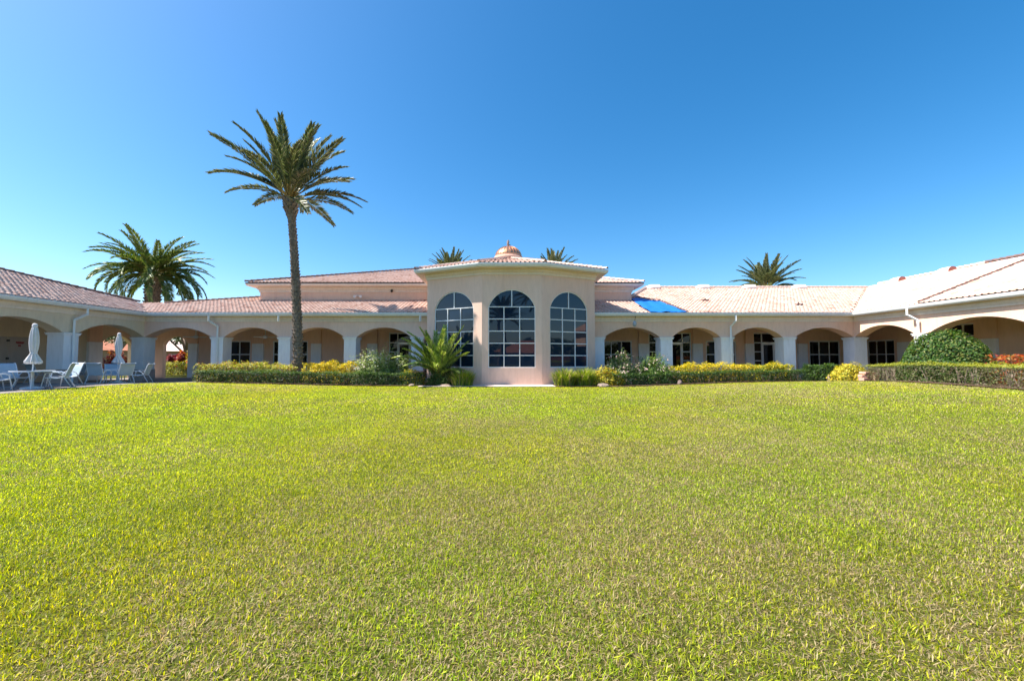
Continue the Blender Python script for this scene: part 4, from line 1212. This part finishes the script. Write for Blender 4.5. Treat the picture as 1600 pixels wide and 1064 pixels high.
# ---- rocks and blocks
def rock(c, s, label, seed, mat=M['rock']):
    g = random.Random(seed); mb = MB(); z0 = gz(c[0], c[1]) + .02
    rings = []
    for k, (r_, z) in enumerate([(.8, -.1), (1, .15), (.95, .5), (.7, .85), (.25, 1.0)]):
        rings.append([(c[0] + s[0] * r_ * math.cos(a) * g.uniform(.82, 1.12), c[1] + s[1] * r_ * math.sin(a) * g.uniform(.82, 1.12), z0 + s[2] * z * g.uniform(.9, 1.08)) for a in [2 * math.pi * i / 9 for i in range(9)]])
    mb.loft(rings); return tag(mb.build('boulder', mat), label, 'rock', 'rocks edging the beds')
rock((5.35, 21.15), (.34, .22, .17), 'flat tan boulder at the lawn edge right of the grass clumps', 1)
rock((-2.85, 21.5), (.4, .16, .10), 'pale flat stone at the foot of the young palm', 2)
rock((-2.35, 22.9), (.35, .3, .95), 'rounded pink boulder between young palm and grass clump', 3)
rock((9.75, 22.2), (.13, .12, .24), 'grey-pink boulder half hidden in the right hedge front', 4, M['rockgrey'])
rock((18.0, 22.4), (.11, .1, .36), 'small upright tan stone left of the round yellow shrub', 5)
rock((-4.6, 21.6), (.16, .12, .12), 'small reddish stone at the right end of the left hedge', 6)
zb = gz(18.9, 21.2)
for k, (dx, dy, z, sx, sy, sz, a) in enumerate([(-.12, 0, 0, .46, .3, .17, .1), (.3, -.05, 0, .3, .32, .33, .25), (-.1, .02, .18, .5, .3, .15, -.1), (.02, .03, .345, .62, .34, .13, .2)]):
    Mx = Matrix.Translation((18.95 + dx, 21.15 + dy, zb + .03 + z)) @ Matrix.Rotation(a, 4, 'Z') @ Matrix.Rotation(random.uniform(-.05, .05), 4, 'Y')
    mb = MB(); mb.box(-sx / 2, sx / 2, -sy / 2, sy / 2, 0, sz, Mx)
    o = mb.build('stone_block', M['block'])
    bv_ = o.modifiers.new('bevel', 'BEVEL'); bv_.width = .025; bv_.segments = 2
    tag(o, ['lowest left pink stone block of the small stack by the right hedge', 'tall right-hand pink stone block of the small stack', 'middle pink stone block of the small stack', 'top flat pink stone block of the small stack'][k], 'block', 'stacked blocks by the hedge')

# ------------------------------------------------------------------ patio furniture
def make_chair():
    r_ = root('patio_chair', (0, 0, 0), '', 'chair', None, False)
    W_ = .29
    for s in (-1, 1):
        y = s * W_
        mb = MB(); mb.tube([(-.42, y, .985), (-.37, y, 1.0), (-.32, y, .95), (-.14, y, .43), (-.17, y, .36), (-.36, y, .0)], .019, 7); mb.build('back_leg', M['alu'], r_, True)
        mb = MB(); mb.tube([(-.14, y, .43), (-.06, y, .56), (.06, y, .63), (.30, y, .635), (.40, y, .58), (.50, y, .0)], .019, 7); mb.build('front_leg', M['alu'], r_, True)
        mb = MB(); mb.tube([(-.14, y, .42), (.1, y, .385), (.38, y, .42), (.43, y, .42)], .016, 6); mb.build('seat_rail', M['alu'], r_, True)
    mb = MB()
    for x, z in ((-.16, .40), (.43, .42), (-.345, .02), (-.42, .985)): mb.tube([(x, -W_, z), (x, W_, z)], .013, 6)
    mb.build('crossbar', M['alu'], r_)
    for nm, pr in (('backrest', [(-.44, .965), (-.40, .998), (-.345, .965), (-.26, .76), (-.195, .58), (-.145, .44)]), ('seat', [(-.13, .43), (.0, .395), (.15, .385), (.3, .40), (.41, .43), (.44, .40)])):
        mb = MB(); up_ = [[(x, y, z) for y in np.linspace(-W_ + .01, W_ - .01, 5)] for x, z in pr]; lo = [[(x - .006, y, z - .012) for (x, y, z) in q] for q in up_]
        mb.loft(up_, False); mb.loft([q[::-1] for q in lo], False); mb.build(nm, M['sling'], r_, True)
    return r_
proto = make_chair()
def place_chair(x, y, ang, label, first=[True], dark=False):
    o = proto if first[0] else copy_tree(proto)
    first[0] = False
    o.location = (x, y, gz(x, y) + .015); o.rotation_euler = (0, 0, D(ang)); o['label'] = label; o['group'] = 'sling chairs on the patio'
def make_table(x, y, label, ulabel=None, rr=.62):
    z = gz(x, y) + .015
    t = root('patio_table', (x, y, z), label, 'table', 'round patio tables')
    mb = MB(); mb.lathe([(rr - .04, z + .69), (rr - .04, z + .705), (.03, z + .705), (.03, z + .69)], (x, y, 0), 28); mb.build('table_top', M['tableglass'], t)
    mb = MB(); mb.lathe([(rr - .045, z + .675), (rr, z + .675), (rr + .008, z + .695), (rr, z + .715), (rr - .045, z + .712), (rr - .045, z + .675)], (x, y, 0), 32); mb.build('rim', M['alu'], t)
    for k in range(4):
        a = math.pi / 4 + k * math.pi / 2
        mb = MB(); mb.tube([(x + math.cos(a) * (rr - .1), y + math.sin(a) * (rr - .1), z + .67), (x + math.cos(a) * (rr - .2), y + math.sin(a) * (rr - .2), z + .35), (x + math.cos(a) * (rr - .08), y + math.sin(a) * (rr - .08), z)], .02, 6); mb.build('leg', M['alu'], t)
    if ulabel:
        u = root('patio_umbrella', (x, y, z), ulabel, 'umbrella', 'closed patio umbrellas')
        mb = MB(); mb.lathe([(.34, z), (.34, z + .035), (.30, z + .07), (.06, z + .11), (.045, z + .42), (.02, z + .43)], (x, y, 0), 20); mb.build('base', M['alu'], u, True)
        mb = MB(); mb.tube([(x, y, z + .4), (x, y, z + 2.52)], .021, 8); mb.build('pole', M['alu'], u)
        mb = MB(); rings = []
        for zz, r1_, am in [(1.02, .195, .38), (1.06, .19, .38), (1.2, .15, .34), (1.36, .095, .22), (1.42, .085, .16), (1.55, .105, .22), (1.8, .125, .24), (2.05, .12, .22), (2.25, .105, .18), (2.4, .08, .12), (2.44, .06, .05)]:
            rings.append([(x + math.cos(a) * r1_ * (1 + am * math.cos(8 * a + zz * 1.2)), y + math.sin(a) * r1_ * (1 + am * math.cos(8 * a + zz * 1.2)), z + zz + (.05 * math.cos(8 * a) if zz < 1.1 else 0)) for a in np.linspace(0, 2 * math.pi, 64, endpoint=False)])
        mb.loft(rings); mb.build('canopy', M['canvas'], u, True)
        mb = MB(); mb.lathe([(.075, z + 2.43), (.085, z + 2.47), (.07, z + 2.55), (.03, z + 2.58)], (x, y, 0), 14); mb.build('top_cap', M['canvas'], u)
        mb = MB(); mb.lathe([(.098, z + 1.385), (.104, z + 1.4), (.098, z + 1.43)], (x, y, 0), 20); mb.build('tie_strap', M['canvas'], u)
make_table(-18.35, 16.15, 'round white-rimmed patio table under the nearer closed umbrella', 'nearer closed off-white umbrella standing through the left patio table')
make_table(-19.6, 21.1, 'round white-rimmed patio table under the farther closed umbrella', 'farther closed off-white umbrella before the breezeway')
place_chair(-18.75, 15.1, 70, 'sling chair cut by the left picture edge, its back to the lawn')
place_chair(-19.7, 16.6, 350, 'blue sling chair behind the nearer umbrella table, facing the lawn')
place_chair(-17.85, 16.75, 215, 'sling chair with its back to the lawn right of the nearer umbrella')
place_chair(-18.6, 17.75, 262, 'blue sling chair seen side-on before the white downspout pillar')
place_chair(-19.3, 19.75, 105, 'sling chair left of the farther umbrella, back to the lawn')
place_chair(-18.75, 20.5, 160, 'sling chair between lawn and farther umbrella, back to the viewer')
place_chair(-18.75, 21.6, 200, 'blue sling chair standing nearest the corner pillar')
place_chair(-20.6, 21.9, 320, 'sling chair on the wall side of the farther umbrella table')
make_table(-24.3, 22.6, 'plain grey patio table in the shade inside the left arcade', None, .55)
place_chair(-24.2, 21.5, 80, 'shaded sling chair inside the left arcade near the tan doors')
place_chair(-24.4, 23.7, 268, 'shaded sling chair inside the left arcade beside the far pilaster')

# ------------------------------------------------------------------ beyond the breezeway and behind the viewer
def house(c, w_, d_, hw, hr, label, wall, roofm, yaw=0):
    t = root('house', (c[0], c[1], 0), label, 'house', None, False); t.rotation_euler = (0, 0, yaw)
    mb = MB(); mb.box(-w_ / 2, w_ / 2, -d_ / 2, d_ / 2, -.2, hw); mb.build('wall', wall, t)
    o_ = .6; x, y = w_ / 2 + o_, d_ / 2 + o_; rx = max(w_ / 2 - d_ / 2, .3)
    mb = MB(); mb.add([(-x, -y, hw), (x, -y, hw), (x, y, hw), (-x, y, hw), (-rx, 0, hr), (rx, 0, hr)], [(0, 1, 5, 4), (1, 2, 5), (2, 3, 4, 5), (3, 0, 4), (3, 2, 1, 0)]); mb.build('roof', roofm, t)
    for k in range(3):
        for sy in (-1, 1):
            u = -w_ / 2 + w_ * (k + .5) / 3
            mb = MB(); a, b = sorted((sy * d_ / 2, sy * (d_ / 2 + .05))); mb.box(u - .8, u + .8, a, b, .8, 2.1); wd = mb.build('window', M['frame'], t)
            mb = MB(); a, b = sorted((sy * (d_ / 2 + .05), sy * (d_ / 2 + .06))); mb.box(u - .72, u + .72, a, b, .88, 2.02); mb.build('pane', M['glass2'], wd)
house((-47, 58), 13, 8, 2.5, 4.1, 'tan house with pale tiled roof seen through the rear breezeway arch', M['far_wall'], M['far_roof2'])
house((-50, 50), 8, 12, 2.5, 4.4, 'tan house with terracotta roof seen through the left breezeway arch', M['far_wall'], M['far_roof'])
house((6, -42), 13, 9, 2.8, 5.4, 'house with red tiled hip roof reflected in the bay window', M['far_wall'], M['far_roof'])

def tree(c, h, cr, n, pal, label, group, seed, size=.3, mul=1.0):
    g = random.Random(seed); r_ = root('tree', (c[0], c[1], 0), label, 'tree', group)
    mb = MB(); tips = []
    mb.tube([(c[0], c[1], -.2), (c[0] + g.uniform(-.3, .3), c[1], h * .3), (c[0] + g.uniform(-.6, .6), c[1], h * .55)], [.28 * mul, .2 * mul, .1 * mul], 8)
    for k in range(9):
        a = g.uniform(0, 6.28); z0 = h * g.uniform(.22, .5); e = (c[0] + math.cos(a) * cr * g.uniform(.4, .85), c[1] + math.sin(a) * cr * g.uniform(.4, .85), h * g.uniform(.5, .9))
        mb.tube([(c[0], c[1], z0), ((c[0] + e[0]) / 2, (c[1] + e[1]) / 2, (z0 + e[2]) / 2 + .3), e], [.12 * mul, .08 * mul, .03], 6); tips.append(e)
    mb.build('trunk', M['palebark'], r_, True)
    tips.append((c[0], c[1], h * .85))
    T_ = np.array(tips); i = rng.integers(len(T_), size=n)
    C = T_[i] + rand_dirs(n) * (rng.random((n, 1)) ** .5) * cr * .42 * np.array([1, 1, .75])
    link('crown', leaf_mesh('crown', C, rand_dirs(n), size, .5, mixcol(n, pal)), M['leaf'], r_)
OAK = [(.05, .075, .025), (.08, .105, .035), (.12, .14, .06), (.16, .17, .09)]
for k, (x, y, h) in enumerate([(-35, 41, 7.2), (-30.5, 40, 6.6), (-41, 44, 7.6), (-38.5, 36.5, 6.0), (-27.5, 44, 7.0)]):
    tree((x, y), h, 3.2, 2600, OAK, ['spreading grey-green tree behind the rear breezeway arch', 'leaning grey-green tree right in the rear breezeway arch', 'tree far behind the left breezeway arch', 'lower tree just outside the left breezeway arch', 'tree beyond the arcade, mostly hidden by the left pilaster'][k], 'trees beyond the breezeway', 40 + k)
hedge([(-29.5, 33.6), (-24.0, 32.6), (-21.5, 32.3)], 1.0, .95, 5000, .1, LIME + [(.45, .42, .16)], 'pale yellow-green hedge seen through the rear breezeway arch', lump=.2)
hedge([(-33.5, 29.5), (-33.5, 34.0)], 1.0, 1.05, 3000, .1, LIME, 'lime green hedge seen through the left breezeway arch', lump=.2)
RED = [(.30, .03, .04), (.42, .08, .05), (.18, .02, .03), (.5, .22, .05)]
bush((-27.2, 35.2), .5, .5, 1.9, 900, .3, RED, 'dark red cordyline beyond the rear breezeway arch', aspect=.25, base=.7)
bush((-28.6, 35.6), .6, .5, 1.7, 900, .3, [(.25, .05, .06), (.2, .03, .04), (.35, .1, .05)], 'purple-red cordyline left of its neighbour beyond the rear arch', aspect=.25, base=.6)
bush((-25.9, 35.0), .8, .6, 2.3, 1500, .25, [(.55, .40, .04), (.5, .1, .06), (.3, .3, .04), (.42, .34, .05)], 'tall yellow and red croton at the right of the rear breezeway arch', aspect=.35, base=.4)
bush((-34.2, 36.6), .9, .8, 2.2, 1600, .28, RED + [(.55, .3, .1)], 'orange-red croton seen through the left breezeway arch', aspect=.3, base=.3)
# behind the viewer, mirrored in the glass
palm((.6, -16, 0), (.4, -16, 7.6), .3, .24, crown(34, -5, 85, .8, 4, .9, 15), date[:4], 'palm behind the viewer, mirrored in the middle bay window', head=.15, boots=False)
palm((5.4, -14, 0), (5.6, -14, 10.4), .3, .24, crown(34, -10, 85, .85, 4, .9, 16), date[:4], 'taller palm behind the viewer, mirrored high in the bay window', head=.15, boots=False)
n = 42000
a = R(172) + R(196) * rng.random(n); dist = 74 + rng.normal(0, 2.0, n); u_ = a * 60
top_ = 4.2 + 4.0 * vnoise(u_, u_ * 0, 6) + 1.6 * vnoise(u_, u_ * 0 + 9, 2)
C = np.column_stack([np.cos(a) * dist, np.sin(a) * dist, top_ * rng.random(n) ** .7])
tag(link('tree_belt', leaf_mesh('tree_belt', C, np.tile([0, .4, .6], (n, 1)), .8, .6, mixcol(n, OAK + DARKG)), M['leaf']), 'far belt of trees behind the viewer, mirrored low in the windows', 'trees', kind='stuff')
